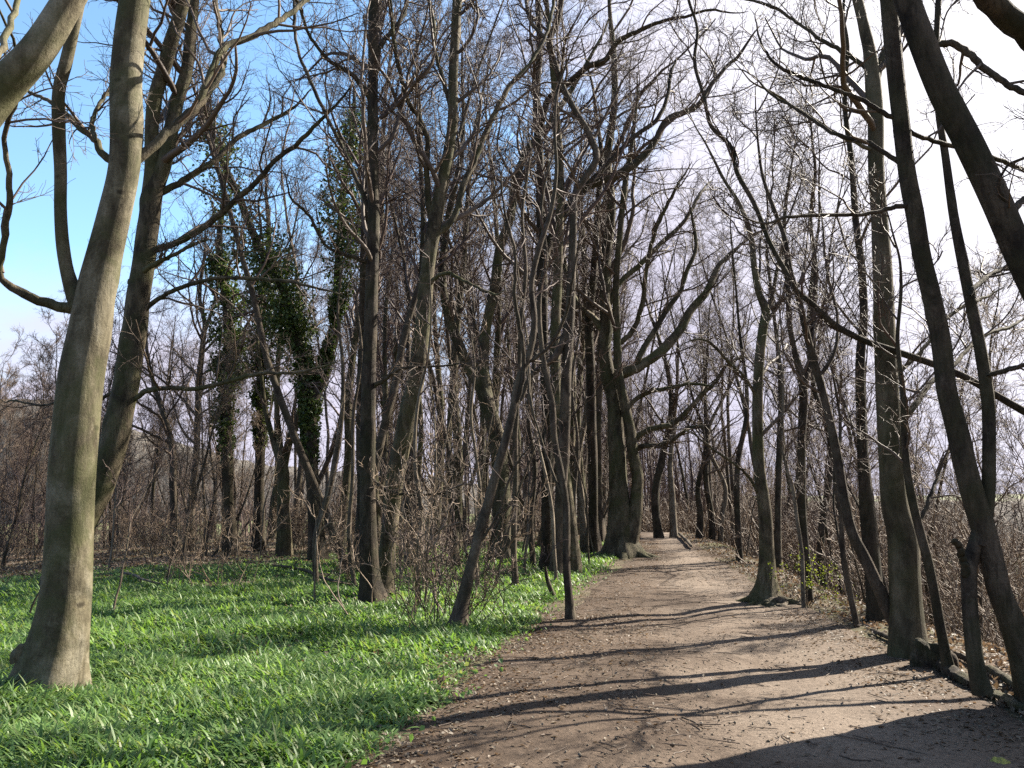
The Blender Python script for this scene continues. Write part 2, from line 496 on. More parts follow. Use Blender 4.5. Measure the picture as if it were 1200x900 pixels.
# far hills beyond the valley
def hills():
    m, nt, nd, lk = new_mat("far_hill")
    o = nd.new("ShaderNodeOutputMaterial"); b = nd.new("ShaderNodeBsdfPrincipled"); b.inputs["Roughness"].default_value = 1
    tc = nd.new("ShaderNodeTexCoord")
    n1 = noise(nd, lk, tc.outputs["Object"], .008, 5)
    r = ramp(nd, [(.4, (.11, .13, .07)), (.5, (.16, .17, .09)), (.62, (.13, .11, .09))]); lk.new(n1.outputs[0], r.inputs[0])
    lk.new(r.outputs[0], b.inputs["Base Color"]); lk.new(b.outputs[0], o.inputs[0])
    x = np.linspace(-2500, 2500, 160); t = np.linspace(0, 1, 12)
    XX = np.repeat(x[:, None], 12, 1)
    top = 12 + 14 * (vnoise(x, x * 0, .004, 5) + 1)
    YY = 1700 + 500 * t[None, :] + 0 * XX
    ZZ = -17 + (top[:, None] + 17) * np.sin(t * math.pi / 2)[None, :]
    ii = (np.arange(159)[:, None] * 12 + np.arange(11)[None, :]).ravel()
    Qh = np.stack([ii, ii + 12, ii + 13, ii + 1], 1)
    tag(link("hills", mesh_np("hills", np.stack([XX, YY, ZZ], -1), Qh, m)), "low green hills beyond the valley", kind="structure")
    x = np.linspace(-420, 420, 220); t = np.linspace(0, 1, 10)
    px_ = 600 + F * x / 330
    el = np.interp(px_, [-200, 0, 120, 250, 450, 700, 1000], [10, 8.2, 5.2, 3.2, 2.2, 1.2, .2])
    top = CAMH + 330 * np.tan(np.radians(el)) * (1 + .08 * vnoise(x, x * 0, .06, 6)) + 1.2 * vnoise(x, x * 0, .5, 7) + .7 * vnoise(x, x * 0, 1.6, 9)
    XX = np.repeat(x[:, None], 10, 1); YY = 330 + 60 * t[None, :] + 0 * XX
    ZZ = -20 + (top[:, None] + 20) * np.sin(t * math.pi / 2)[None, :]
    ii = (np.arange(219)[:, None] * 10 + np.arange(9)[None, :]).ravel()
    Qh = np.stack([ii, ii + 10, ii + 11, ii + 1], 1)
    m2, nt, nd, lk = new_mat("wooded_hill")
    o = nd.new("ShaderNodeOutputMaterial"); b = nd.new("ShaderNodeBsdfPrincipled"); b.inputs["Roughness"].default_value = 1
    tc = nd.new("ShaderNodeTexCoord")
    n1 = noise(nd, lk, tc.outputs["Object"], .22, 7, .75)
    r = ramp(nd, [(.35, (.05, .045, .04)), (.5, (.10, .088, .075)), (.65, (.16, .14, .115))]); lk.new(n1.outputs[0], r.inputs[0])
    lk.new(r.outputs[0], b.inputs["Base Color"])
    bp = nd.new("ShaderNodeBump"); bp.inputs["Strength"].default_value = 1; bp.inputs["Distance"].default_value = 3
    lk.new(n1.outputs[0], bp.inputs["Height"]); lk.new(bp.outputs[0], b.inputs["Normal"]); lk.new(b.outputs[0], o.inputs[0])
    tag(link("hills", mesh_np("hills", np.stack([XX, YY, ZZ], -1), Qh, m2)), "grey-brown wooded hillside rising behind the trees on the left", kind="structure")
hills()


# ------------------------------------------------------------------ trees traced on site
def trunk_mesh(mb, P, R, sides=16, flare=.0, lob=5, lump=.05, seed=0):
    r = np.random.default_rng(seed)
    K = len(P)
    s = np.r_[0, np.cumsum(np.linalg.norm(np.diff(P, axis=0), axis=1))]
    th = np.arange(sides) * 2 * math.pi / sides
    S, TH = np.meshgrid(s, th, indexing='ij')
    mod = np.ones_like(S)
    for k in (1, 2, 3, 4, 5):
        mod += lump * r.uniform(.4, 1) / (k ** .35) * np.sin(k * TH + r.uniform(0, 6.28) + S * r.uniform(-1.4, 1.4) + .6 * np.sin(S * r.uniform(.8, 2.5) + r.uniform(0, 6)))
    mod += lump * .5 * np.sin(S * r.uniform(3, 6) + r.uniform(0, 6)) * np.sin(TH + r.uniform(0, 6))
    for k in range(int(2 + s[-1] * 1.1)):
        a0 = r.uniform(0, 6.283); s0 = r.uniform(.1, 1) * s[-1]; ww = r.uniform(.05, .13) + R[min(K - 1, int(s0 / s[-1] * K))] * .4
        da = np.angle(np.exp(1j * (TH - a0)))
        mod += r.uniform(.05, .2) * lump / .05 * np.exp(-(da / r.uniform(.35, .6)) ** 2 - ((S - s0) / ww) ** 2)
    if flare > 0:
        rad0 = R[min(3, K - 1)]
        hh = np.maximum(S - .2, 0)
        lobes = .6 + .75 * np.clip(np.cos(lob * TH + r.uniform(0, 6) + .5 * np.sin(2 * TH + r.uniform(0, 6))), -.4, 1)
        mod += flare * np.exp(-hh / (1.5 * rad0 + .05)) * lobes
    mb.tubes(P[None], R[None], sides, mod[None])


def traced(pts, Y, dd=0., base=None, first=None):
    """pixel polyline with pixel widths -> (P, R); dd: metres of depth gained along it"""
    pts = np.asarray(pts, float)
    n = len(pts)
    if pts.shape[1] > 3: dy = pts[:, 3]
    else:
        seg = np.r_[0, np.cumsum(np.hypot(*np.diff(pts[:, :2], axis=0).T))]
        u = seg / seg[-1]
        dy = dd * u ** 1.3
    out = []
    for k in range(n):
        p = at(pts[k, 0], pts[k, 1], Y + dy[k])
        dep = p[1] * CP + (p[2] - CAMH) * SP
        out.append([*p, max(pts[k, 2], .8) * WF / 2 * dep / F])
    return np.array(out)


def extend(A, dist, n=4, taper=.25, wob=.12, up=.6):
    """carry a traced stem on past the frame up to its tip"""
    d = unit(A[-1, :3] - A[-2, :3]); p = A[-1, :3].copy(); r0 = A[-1, 3]
    rows = [*A]
    for k in range(1, n + 1):
        d = d + rng.normal(size=3) * wob; d[2] += up / n; d = d / np.linalg.norm(d)
        p = p + d * dist / n
        rows.append(np.array([*p, r0 * (1 - (1 - taper) * k / n)]))
    return np.array(rows)


N_TR = [0]
WF = .9


def tree(name, label, cat, trunk, limbs=(), base=None, Y=None, mat=BEECH, tmat=TWIG, ext=6., flare=.5, lean=0., auto=8,
         auto_t=(.35, 1), l2=9, l3=8, l4=5, sides=16, lump=.05, group=None, stems=(), limb_len=.33, crown=True, sub=1., up=.05, lob=5, roots=0, upb=.25):
    """trunk/limbs: pixel polylines (x, y, width px). limbs: (pts, depth gained, carry on m). stems: further trunks of the same tree."""
    N_TR[0] += 1
    if base is not None:
        b = ground_at(*base); Yb = b[1]
    else:
        Yb = Y; q = at(trunk[0][0], trunk[0][1], Y)
        b = np.array([q[0], Y, float(height(q[0], Y))])
    root = empty(name, b, label, cat, group)
    A = traced(trunk, Yb, lean)
    if A[0, 2] > b[2] - .1:
        foot = np.array([A[0, 0] - (A[1, 0] - A[0, 0]) * .1, A[0, 1], b[2] - .15, A[0, 3]])
        A = np.vstack([foot, A])
    if ext > 0: A = extend(A, ext, 4)
    RS = resample(A, int(24 + 7 * len(A)))
    mb = MB()
    trunk_mesh(mb, RS[:, :3], RS[:, 3], sides, flare, lob, lump, N_TR[0])
    for k in range(roots):
        a = k * 6.283 / roots + rng.uniform(-.4, .4); L = RS[2, 3] * rng.uniform(2.2, 3.6); rr = RS[2, 3] * rng.uniform(.22, .34)
        t = np.linspace(0, 1, 9)
        wob = np.cumsum(rng.normal(size=9)) * .04 * L
        x = b[0] + np.cos(a) * (RS[2, 3] * .4 + L * t) - np.sin(a) * wob; y = b[1] + np.sin(a) * (RS[2, 3] * .4 + L * t) + np.cos(a) * wob
        z = height(x, y) + rr * (1.6 - 2.9 * t)
        mb.tubes(np.stack([x, y, z], -1)[None], (rr * (1.15 - .75 * t))[None], 8)
    mb.build("trunk", mat, root, b)
    pol, rad = [], []
    for st in stems:
        pts, dd, ex = st
        S_ = traced(pts, Yb, dd)
        if ex > 0: S_ = extend(S_, ex, 4)
        S2 = resample(S_, 16 + 4 * len(S_))
        m2 = MB(); trunk_mesh(m2, S2[:, :3], S2[:, 3], 12, 0, 5, lump, N_TR[0] + 50)
        m2.build("stem", mat, root, b)
        Sx = resample(S_, 24)
        if ex > 0: pol.append(Sx[:, :3]); rad.append(Sx[:, 3])
    K1 = 24
    T1 = resample(A, K1)
    pol.insert(0, T1[:, :3]); rad.insert(0, T1[:, 3])
    lp, lr = [], []
    for lb in limbs:
        pts, dd, ex = lb
        S_ = traced(pts, Yb + (lean * .0), dd)
        if ex > 0: S_ = extend(S_, ex, 3, .3, .2, .2)
        S2 = resample(S_, 14 + 3 * len(S_))
        wig = np.clip(rng.standard_t(3, size=(len(S2), 3)), -3, 3) * S2[:, 3:4] * .17 * np.minimum(1, .03 / S2[:, 3:4])
        S2[0, 3] *= .3; S2[-1, 3] = .002
        m2 = MB(); trunk_mesh(m2, S2[:, :3] + wig, S2[:, 3], 9, 0, 5, lump * 1.2, N_TR[0] + len(lp))
        m2.build("limb", OAK if mat is BEECH and len(pts) > 6 else mat, root, b)  # long beech limbs in darker bark, partly to put backlit shade into the colour
        Sx = resample(S_, 16)
        if ex > 0: lp.append(Sx[:, :3]); lr.append(Sx[:, 3])
    if not crown: return root
    cb = MB()
    P0 = np.stack(pol); R0 = np.stack(rad)
    n1 = max(1, auto)
    H = np.linalg.norm(P0[0, -1] - P0[0, 0])
    P1, R1 = spawn(P0, R0, n1, auto_t[0], auto_t[1], (35, 75), limb_len, 16, .13, up * .8, .5, .012, .25, upb, .6, 6)
    cb.tubes(P1, R1 * np.r_[.55, np.ones(15)], 6)
    if lp:
        P1 = np.concatenate([P1, np.stack(lp)]); R1 = np.concatenate([R1, np.stack(lr)])
    P2, R2 = spawn(P1, R1, l2, .1, 1., (30, 70), .42, 9, .16, up, .55, .006, .3, .15, .35, 3.2, .03)
    cb.tubes(P2, R2, 5)
    P3, R3 = spawn(P2, R2, l3, .12, 1., (28, 65), .45, 6, .17, up, .6, .0035, .4, .1, .2, 1.5, .012)
    P3v, R3v = cull(P3, R3, mx=260, my=420)
    cb.tubes(P3v, R3v, 3)
    P3v, R3v = cull(P3, R3)
    if l4 and len(P3v):
        P4, R4 = spawn(P3v, R3v, l4, .15, 1., (25, 60), .5, 4, .18, up, .65, .0026, .5, .05, .12, .7, .0055)
        P4, R4 = cull(P4, R4, mx=60, my=60)
        cb.tubes(P4, R4, 3)
    cb.build("crown", tmat, root, b)
    return root


# ---- near left
T1 = tree("beech_tree", "thickest smooth grey beech, standing in the grass with a sunlit right flank", "tree",
     [(57, 812, 82), (62, 782, 74), (69, 750, 66), (77, 700, 59), (81, 640, 56), (84, 560, 55), (90, 490, 54), (97, 430, 53), (104, 395, 51), (114, 335, 45), (123, 297, 42), (134, 250, 39), (145, 200, 37), (149, 150, 39), (148, 100, 38), (152, 50, 37), (158, 0, 36), (163, -50, 34)],
     base=(57, 812), mat=BEECH, ext=7, flare=.22, auto=9, auto_t=(.6, 1), sides=24, lump=.025, l2=7, l3=6, l4=4, lob=4, limb_len=.38,
     stems=[([(101, 372, 30), (88, 345, 22), (80, 322, 17), (74, 290, 16), (71, 250, 15), (71, 200, 15), (69, 150, 16), (70, 100, 15), (76, 78, 15), (83, 48, 14), (90, 20, 12), (96, -5, 11)], -.5, 3)],
     limbs=[([(92, 364, 15), (68, 360, 14), (48, 354, 13), (27, 343, 12), (8, 334, 10), (1, 322, 8), (4, 290, 8), (9, 250, 8), (10, 200, 7), (5, 160, 6), (13, 133, 6), (25, 105, 5)], -.9, 1),
            ([(132, 198, 20), (150, 190, 18), (160, 186, 15), (172, 177, 13), (190, 160, 12), (205, 147, 12), (225, 130, 11), (240, 112, 10), (255, 95, 9), (262, 72, 8), (258, 40, 7), (251, -5, 6)], .8, 1.2),
            ([(235, 118, 9), (252, 75, 9), (264, 55, 9), (290, 45, 8), (315, 32, 8), (340, 15, 7), (366, -5, 6)], 1.1, 1),
            ([(135, 193, 12), (120, 180, 10), (108, 160, 9), (95, 150, 8), (80, 136, 7), (58, 118, 5), (30, 105, 4), (5, 60, 3)], .7, .3),
            ([(112, 165, 7), (108, 145, 6), (115, 125, 5), (126, 108, 5)], .3, .3)])

tree("beech_tree", "mossy forked beech standing just behind the big sunlit grey beech", "tree",
     [(76, 692, 44), (83, 650, 40), (97, 610, 38), (118, 566, 36), (138, 500, 34), (148, 450, 33), (156, 400, 31), (164, 340, 29), (170, 300, 28), (175, 260, 27), (180, 225, 26), (192, 190, 21), (201, 150, 18), (208, 117, 16), (217, 90, 15), (222, 50, 13), (228, 0, 12)],
     base=(76, 694), mat=OAK, ext=5, flare=.3, auto=17, auto_t=(.42, 1), lump=.05, l2=10, l3=8, l4=5,
     stems=[([(176, 238, 24), (178, 200, 19), (178, 150, 18), (181, 117, 18), (191, 83, 18), (200, 50, 17), (210, 20, 16), (216, -5, 15)], -.6, 4)],
     limbs=[([(172, 235, 10), (190, 225, 9), (207, 217, 8), (233, 200, 8), (253, 187, 7), (277, 163, 7), (300, 150, 6), (330, 135, 5)], 1.2, 1),
            ([(168, 297, 12), (185, 292, 10), (200, 287, 9), (230, 272, 8), (260, 250, 8), (277, 233, 7), (300, 214, 7), (320, 190, 6), (350, 167, 6), (372, 145, 5), (390, 127, 4)], -1.2, .8),
            ([(150, 333, 8), (165, 320, 7), (187, 307, 6), (203, 299, 5), (230, 285, 4)], -.9, .6),
            ([(160, 370, 9), (172, 360, 7), (190, 347, 6), (217, 335, 6), (247, 327, 5), (300, 327, 5), (340, 330, 4), (380, 340, 3)], -1.6, .6),
            ([(142, 475, 9), (158, 467, 7), (173, 458, 7), (200, 455, 6), (233, 455, 6), (267, 447, 5), (300, 438, 5), (350, 436, 4)], -1.4, .8),
            ([(142, 452, 6), (128, 462, 5), (110, 472, 4), (85, 468, 4), (50, 475, 3), (10, 470, 2)], .8, .4)])

tree("leaning_beech", "sunlit beech limb slanting in from the left edge across the near grey beech crown", "tree",
     [(-330, 900, 90), (-290, 760, 76), (-240, 600, 66), (-170, 420, 58), (-90, 250, 52), (0, 107, 46), (43, 60, 41), (80, 2, 36), (120, -70, 32)],
     Y=5.2, mat=BEECH, ext=4, flare=.35, auto=6, auto_t=(.7, 1), sides=22, lump=.03, l2=5, l3=4, l4=0,
     limbs=[([(-60, 205, 14), (-30, 150, 11), (0, 60, 9), (15, 20, 8), (24, -10, 7)], .6, 1)])

# ---- ivy clad trees
IVT = []
t = tree("ivy_clad_tree", "ivy-covered tree forking low with its left stem leaning out, behind the grassy clearing", "tree",
     [(372, 655, 24), (369, 610, 19), (366, 560, 17), (364, 510, 17), (362, 470, 17), (356, 430, 14), (346, 390, 13), (340, 360, 12), (325, 325, 11), (310, 300, 11), (295, 270, 10), (280, 230, 9), (266, 200, 8), (252, 165, 7), (244, 130, 5)],
     base=(372, 657), mat=DARK, ext=1, flare=.25, auto=10, auto_t=(.4, 1), l2=6, l3=6, l4=3, limb_len=.22,
     stems=[([(362, 480, 17), (374, 452, 15), (385, 420, 14), (393, 390, 13), (395, 350, 12), (397, 300, 10), (400, 250, 9), (405, 200, 8), (412, 160, 6), (415, 120, 5)], 1.2, 1)])
IVT.append((t, [[(364, 520, 17), (358, 435, 22), (345, 390, 30), (325, 325, 52), (295, 270, 62), (266, 200, 52), (250, 165, 36), (244, 130, 20)], [(378, 440, 12), (395, 350, 22), (397, 300, 46), (400, 240, 52), (408, 180, 44), (415, 130, 24)], [(365, 540, 12), (364, 500, 18), (362, 470, 30), (352, 420, 40), (330, 350, 60), (300, 290, 60)]], ground_at(372, 657)[1], 1500))
t = tree("ivy_clad_tree", "straight dark ivy-wrapped tree left of the forked ivy-covered tree", "tree",
     [(271, 648, 20), (268, 600, 15), (266, 540, 14), (265, 480, 13), (267, 420, 12), (266, 370, 11), (260, 320, 9), (257, 280, 8), (262, 230, 6)],
     Y=24, mat=DARK, ext=1.5, flare=.25, auto=12, auto_t=(.4, 1), l2=6, l3=5, l4=2, limb_len=.25)
IVT.append((t, [[(266, 545, 12), (265, 480, 26), (267, 420, 34), (264, 360, 36), (258, 300, 22)]], 24, 1500))
t = tree("ivy_clad_tree", "slimmer ivy-wrapped tree between the straight ivy tree and the forked one", "tree",
     [(303, 640, 18), (304, 580, 13), (305, 520, 12), (306, 460, 11), (304, 400, 10), (308, 340, 9), (315, 290, 7), (313, 240, 5)],
     Y=26, mat=DARK, ext=2, flare=.2, auto=12, auto_t=(.4, 1), l2=6, l3=5, l4=2, limb_len=.25)
IVT.append((t, [[(305, 520, 12), (306, 460, 24), (304, 400, 36), (308, 345, 34), (312, 290, 20)]], 26, 1400))
tree("forked_stump_tree", "low tree broken into several upright forks in front of the ivy-wrapped trees", "tree",
     [(333, 640, 19), (332, 590, 15), (331, 545, 14), (322, 520, 9), (312, 485, 7), (306, 440, 5), (302, 390, 4)],
     Y=23.5, mat=OAK, ext=1.5, flare=.2, auto=8, l2=6, l3=5, l4=2, limb_len=.3,
     stems=[([(331, 550, 13), (338, 520, 10), (348, 494, 9), (356, 450, 7), (352, 400, 5)], .5, 1.5), ([(330, 548, 10), (326, 500, 7), (323, 460, 5), (327, 400, 4)], -.4, 1.5)])
tree("woodland_tree", "thin bare tree alone against the pale sky left of the ivy-wrapped trees", "tree",
     [(222, 640, 12), (225, 580, 9), (230, 533, 8), (233, 450, 8), (238, 400, 7), (240, 383, 6), (234, 350, 5), (238, 310, 4)],
     Y=27, mat=BROWN, ext=1.5, flare=.2, auto=22, auto_t=(.3, 1), l2=7, l3=6, l4=3, limb_len=.42, stems=[([(239, 392, 5), (248, 365, 4), (255, 335, 3), (254, 300, 3)], .4, 1)])
tree("woodland_tree", "bare leaning tree beyond the mossy forked beech, right of its foot", "tree",
     [(206, 645, 12), (203, 580, 8), (201, 520, 8), (190, 480, 7), (180, 450, 5), (172, 410, 4), (170, 360, 3)],
     Y=24, mat=BROWN, ext=1.5, flare=.2, auto=16, auto_t=(.3, 1), l2=7, l3=6, l4=3, limb_len=.4)

# ---- central left group
tree("woodland_tree", "straight dark trunk rising from the grass, left of the pair that stands close together", "tree",
     [(437, 709, 32), (434, 680, 25), (432, 640, 23), (431, 600, 21), (431, 500, 20), (434, 400, 18), (437, 300, 16), (438, 250, 15), (437, 200, 14), (437, 100, 13), (438, 0, 12)],
     base=(437, 709), mat=DARK, ext=4, flare=.28, auto=12, auto_t=(.35, 1), l2=8, l3=8, l4=5, limb_len=.3,
     limbs=[([(437, 75, 8), (445, 55, 7), (458, 38, 6), (473, 17, 6), (478, -10, 5)], .6, .8),
            ([(434, 250, 7), (420, 215, 6), (395, 160, 5), (370, 110, 5), (350, 60, 4), (345, 0, 4)], 1.2, .8),
            ([(436, 120, 7), (415, 90, 6), (385, 70, 5), (362, 40, 4), (350, 5, 4)], -1., .8),
            ([(431, 458, 7), (445, 448, 6), (470, 432, 4), (500, 430, 3), (540, 425, 2)], -.8, .3),
            ([(433, 560, 5), (455, 575, 4), (490, 580, 3), (520, 578, 2)], -.6, .2),
            ([(436, 310, 6), (410, 300, 5), (385, 290, 4), (360, 250, 4), (340, 230, 3)], -.8, .5)])
tree("woodland_tree", "curving trunk of the close pair, leaning right with a pale sunlit edge", "tree",
     [(447, 702, 30), (451, 670, 24), (456, 620, 22), (463, 560, 24), (475, 500, 24), (486, 450, 23), (493, 400, 21), (498, 350, 19), (503, 300, 18), (509, 262, 19), (516, 225, 16), (523, 190, 15), (530, 150, 14), (531, 100, 13), (533, 50, 12), (536, 0, 12)],
     base=(447, 702), mat=OAK, ext=4, flare=.2, auto=11, auto_t=(.4, 1), l2=8, l3=8, l4=5, limb_len=.3,
     limbs=[([(508, 265, 9), (502, 235, 8), (500, 200, 7), (500, 160, 7), (492, 140, 6), (480, 123, 6), (470, 90, 6), (461, 45, 5), (457, 0, 5)], -1.2, 1.2),
            ([(513, 275, 10), (527, 262, 9), (545, 212, 8), (560, 180, 7), (568, 158, 7), (580, 132, 7), (600, 97, 6), (618, 78, 5), (640, 40, 5), (650, -5, 4)], 1.3, 1),
            ([(530, 130, 7), (520, 95, 6), (510, 60, 5), (505, 10, 5)], .9, .8),
            ([(496, 340, 6), (520, 320, 5), (545, 330, 4), (580, 345, 3)], -1, .4)])
tree("leaning_sapling", "brown sapling leaning right over the bare thicket at the grass edge", "tree",
     [(537, 740, 26), (540, 712, 19), (547, 684, 16), (557, 645, 14), (569, 600, 13), (580, 560, 12), (590, 525, 11), (600, 487, 10), (608, 445, 9), (617, 425, 8), (626, 378, 8), (623, 333, 7), (632, 290, 7), (645, 250, 6), (652, 200, 5), (650, 150, 4), (655, 100, 3)],
     base=(537, 741), mat=BROWN, tmat=TWIGP, ext=1.2, flare=.3, auto=7, auto_t=(.5, 1), l2=4, l3=4, l4=3, limb_len=.2,
     limbs=[([(600, 480, 7), (612, 450, 6), (612, 400, 5), (603, 350, 5), (604, 300, 4), (590, 240, 3)], -.5, .6), ([(560, 640, 4), (585, 600, 3), (598, 560, 3), (615, 530, 2)], -.4, .3), ([(618, 425, 5), (640, 410, 4), (662, 370, 4), (672, 320, 3)], -.5, .6)])
tree("forked_tree", "stout mossy trunk with a wide V fork, behind the leaning sapling", "tree",
     [(588, 654, 34), (588, 630, 26), (588, 590, 23), (587, 550, 22), (582, 510, 22), (572, 478, 21), (564, 455, 17), (548, 430, 14), (538, 405, 13), (530, 385, 12), (523, 360, 11), (518, 325, 10), (522, 280, 9), (530, 230, 8)],
     base=(588, 655), mat=OAK, ext=5, flare=.3, auto=12, auto_t=(.4, 1), l2=8, l3=8, l4=4, limb_len=.33,
     stems=[([(577, 490, 17), (568, 450, 15), (567, 405, 14), (573, 367, 13), (580, 333, 13), (586, 290, 12), (598, 255, 11), (606, 205, 10), (622, 170, 9), (640, 150, 8), (660, 120, 7)], 1., 4)])
tree("sapling", "sinuous sapling standing where the grass meets the path", "tree",
     [(668, 726, 13), (667, 705, 11), (664, 665, 10), (664, 625, 10), (663, 590, 9), (657, 553, 9), (650, 517, 8), (647, 473, 8), (640, 440, 7), (634, 400, 6), (632, 350, 6), (640, 300, 5), (634, 250, 4), (642, 200, 3)],
     base=(668, 727), mat=BROWN, tmat=TWIGP, ext=1, flare=.25, auto=6, auto_t=(.55, 1), l2=4, l3=4, l4=2, limb_len=.2, sides=12,
     limbs=[([(662, 590, 4), (650, 560, 4), (636, 520, 3), (622, 470, 3), (615, 420, 2)], .4, .4)])
tree("sapling", "straight thin brown sapling beside the stout V-forked trunk", "tree",
     [(604, 689, 9), (602, 650, 8), (602, 620, 8), (604, 562, 7), (604, 500, 7), (608, 440, 6), (610, 380, 5), (616, 320, 5), (612, 250, 4), (620, 190, 3)],
     base=(604, 690), mat=BROWN, tmat=TWIGP, ext=1, flare=.2, auto=7, auto_t=(.5, 1), l2=4, l3=4, l4=2, limb_len=.18, sides=10)
tree("woodland_tree", "dark slender trunk behind the sinuous sapling, throwing one heavy bough towards the path", "tree",
     [(641, 668, 20), (641, 640, 15), (641, 600, 14), (641, 500, 13), (637, 400, 13), (636, 330, 13), (635, 290, 13), (633, 233, 11), (633, 187, 10), (628, 130, 9), (632, 60, 8), (630, 0, 7)],
     base=(641, 669), mat=DARK, ext=4, flare=.25, auto=12, l2=8, l3=8, l4=4, limb_len=.3,
     limbs=[([(636, 318, 11), (642, 290, 11), (655, 262, 11), (672, 235, 11), (687, 219, 11), (707, 211, 11), (727, 203, 11), (750, 187, 10), (767, 167, 9), (783, 140, 9), (800, 132, 8), (813, 127, 7), (833, 100, 6), (847, 83, 5), (870, 60, 4)], 1.6, 1),
            ([(634, 150, 9), (643, 117, 9), (667, 97, 9), (687, 80, 8), (710, 70, 8), (723, 50, 7), (745, 38, 6), (770, 27, 5), (800, 20, 4), (840, 12, 3)], -1.5, .8),
            ([(672, 232, 7), (693, 212, 7), (723, 180, 7), (743, 160, 6), (770, 140, 6), (783, 110, 5), (788, 80, 4)], 1., .5)])
tree("twisting_tree", "thin tree with a kinked stem that swings out and back above the path", "tree",
     [(652, 674, 20), (654, 640, 16), (657, 590, 15), (662, 500, 15), (664, 430, 14), (668, 370, 13), (671, 300, 11), (672, 260, 10), (674, 228, 9), (688, 205, 9), (699, 184, 9), (692, 160, 9), (675, 131, 8), (660, 103, 8), (650, 73, 8), (643, 50, 8), (653, 27, 7), (658, 0, 6)],
     base=(652, 675), mat=BROWN, ext=2, flare=.25, auto=9, auto_t=(.55, 1), l2=7, l3=6, l4=4, limb_len=.22,
     limbs=[([(666, 375, 9), (662, 392, 9), (650, 417, 9), (636, 430, 8), (622, 440, 6), (610, 470, 4)], -.4, .3), ([(646, 56, 6), (636, 42, 5), (625, 30, 5), (615, -5, 4)], .5, .6)])
tree("woodland_tree", "slim pale-edged trunk between the kinked tree and the great twin-trunked tree", "tree",
     [(686, 642, 14), (683, 610, 10), (680, 575, 9), (676, 545, 9), (679, 525, 8), (688, 480, 8), (690, 420, 7), (694, 350, 6), (698, 280, 5)],
     Y=25, mat=PALE, ext=3, flare=.3, auto=14, l2=7, l3=7, l4=3, limb_len=.3)
tree("woodland_tree", "upright dark trunk just left of the great twin-trunked tree", "tree",
     [(694, 640, 20), (695, 610, 13), (695, 560, 12), (693, 500, 12), (692, 430, 11), (690, 380, 11), (695, 330, 9), (700, 250, 8), (704, 170, 6)],
     Y=24.5, mat=DARK, ext=4, flare=.4, auto=14, l2=8, l3=8, l4=3, limb_len=.3, roots=3)
tree("twin_trunk_tree", "great mossy twin-trunked tree with spreading roots at the left of the path", "tree",
     [(728, 652, 44), (727, 632, 34), (726, 600, 27), (724, 555, 23), (721, 505, 22), (719, 467, 20), (711, 433, 18), (708, 405, 17), (711, 383, 16), (709, 350, 15), (710, 300, 14), (716, 250, 12), (712, 190, 11), (720, 120, 9), (718, 50, 7)],
     base=(730, 652), mat=OAK, ext=4, flare=.5, auto=10, auto_t=(.4, 1), lob=5, roots=7, l2=10, l3=8, l4=5, limb_len=.34, up=.09, sides=20,
     stems=[([(733, 645, 30), (742, 612, 22), (746, 580, 16), (747, 560, 15), (742, 535, 14), (738, 505, 14), (733, 478, 13), (728, 455, 12), (724, 430, 11), (723, 390, 10), (722, 340, 9), (726, 280, 8), (735, 200, 7)], -1., 3)],
     limbs=[([(722, 440, 15), (730, 437, 15), (742, 433, 14), (760, 423, 13), (780, 407, 13), (797, 387, 12), (810, 363, 11), (827, 343, 10), (836, 325, 9), (842, 312, 7), (855, 298, 5), (870, 285, 4)], 1.5, 1.2),
            ([(745, 430, 8), (753, 410, 8), (767, 388, 7), (780, 365, 7), (798, 340, 6), (806, 315, 6), (815, 295, 5), (812, 260, 4)], .8, .8),
            ([(738, 520, 9), (748, 511, 8), (763, 503, 8), (787, 497, 7), (807, 480, 7), (823, 462, 6), (838, 448, 5), (850, 430, 4), (866, 420, 3)], -1.4, .2),
            ([(741, 530, 9), (750, 524, 8), (773, 522, 7), (790, 514, 6), (805, 503, 5), (822, 500, 4)], -2., .2),
            ([(735, 480, 7), (745, 468, 6), (760, 460, 6), (785, 455, 5), (805, 450, 4), (830, 452, 3)], -1., .3),
            ([(710, 395, 9), (695, 372, 8), (680, 360, 7), (668, 335, 6), (660, 300, 5)], 1.2, 1),
            ([(712, 360, 8), (728, 330, 7), (750, 310, 7), (775, 285, 6), (800, 262, 5), (822, 225, 4)], 1.6, 1),
            ([(724, 405, 8), (740, 390, 7), (752, 360, 7), (757, 320, 6), (768, 270, 5), (790, 225, 4)], -1.4, 1)])
tree("woodland_tree", "thin dark trunk half hidden behind the great twin-trunked tree", "tree",
     [(702, 626, 14), (702, 580, 9), (701, 500, 9), (703, 430, 8), (700, 350, 7), (706, 280, 6)],
     Y=31, mat=DARK, ext=4, flare=.3, auto=14, l2=8, l3=7, l4=2, limb_len=.32)

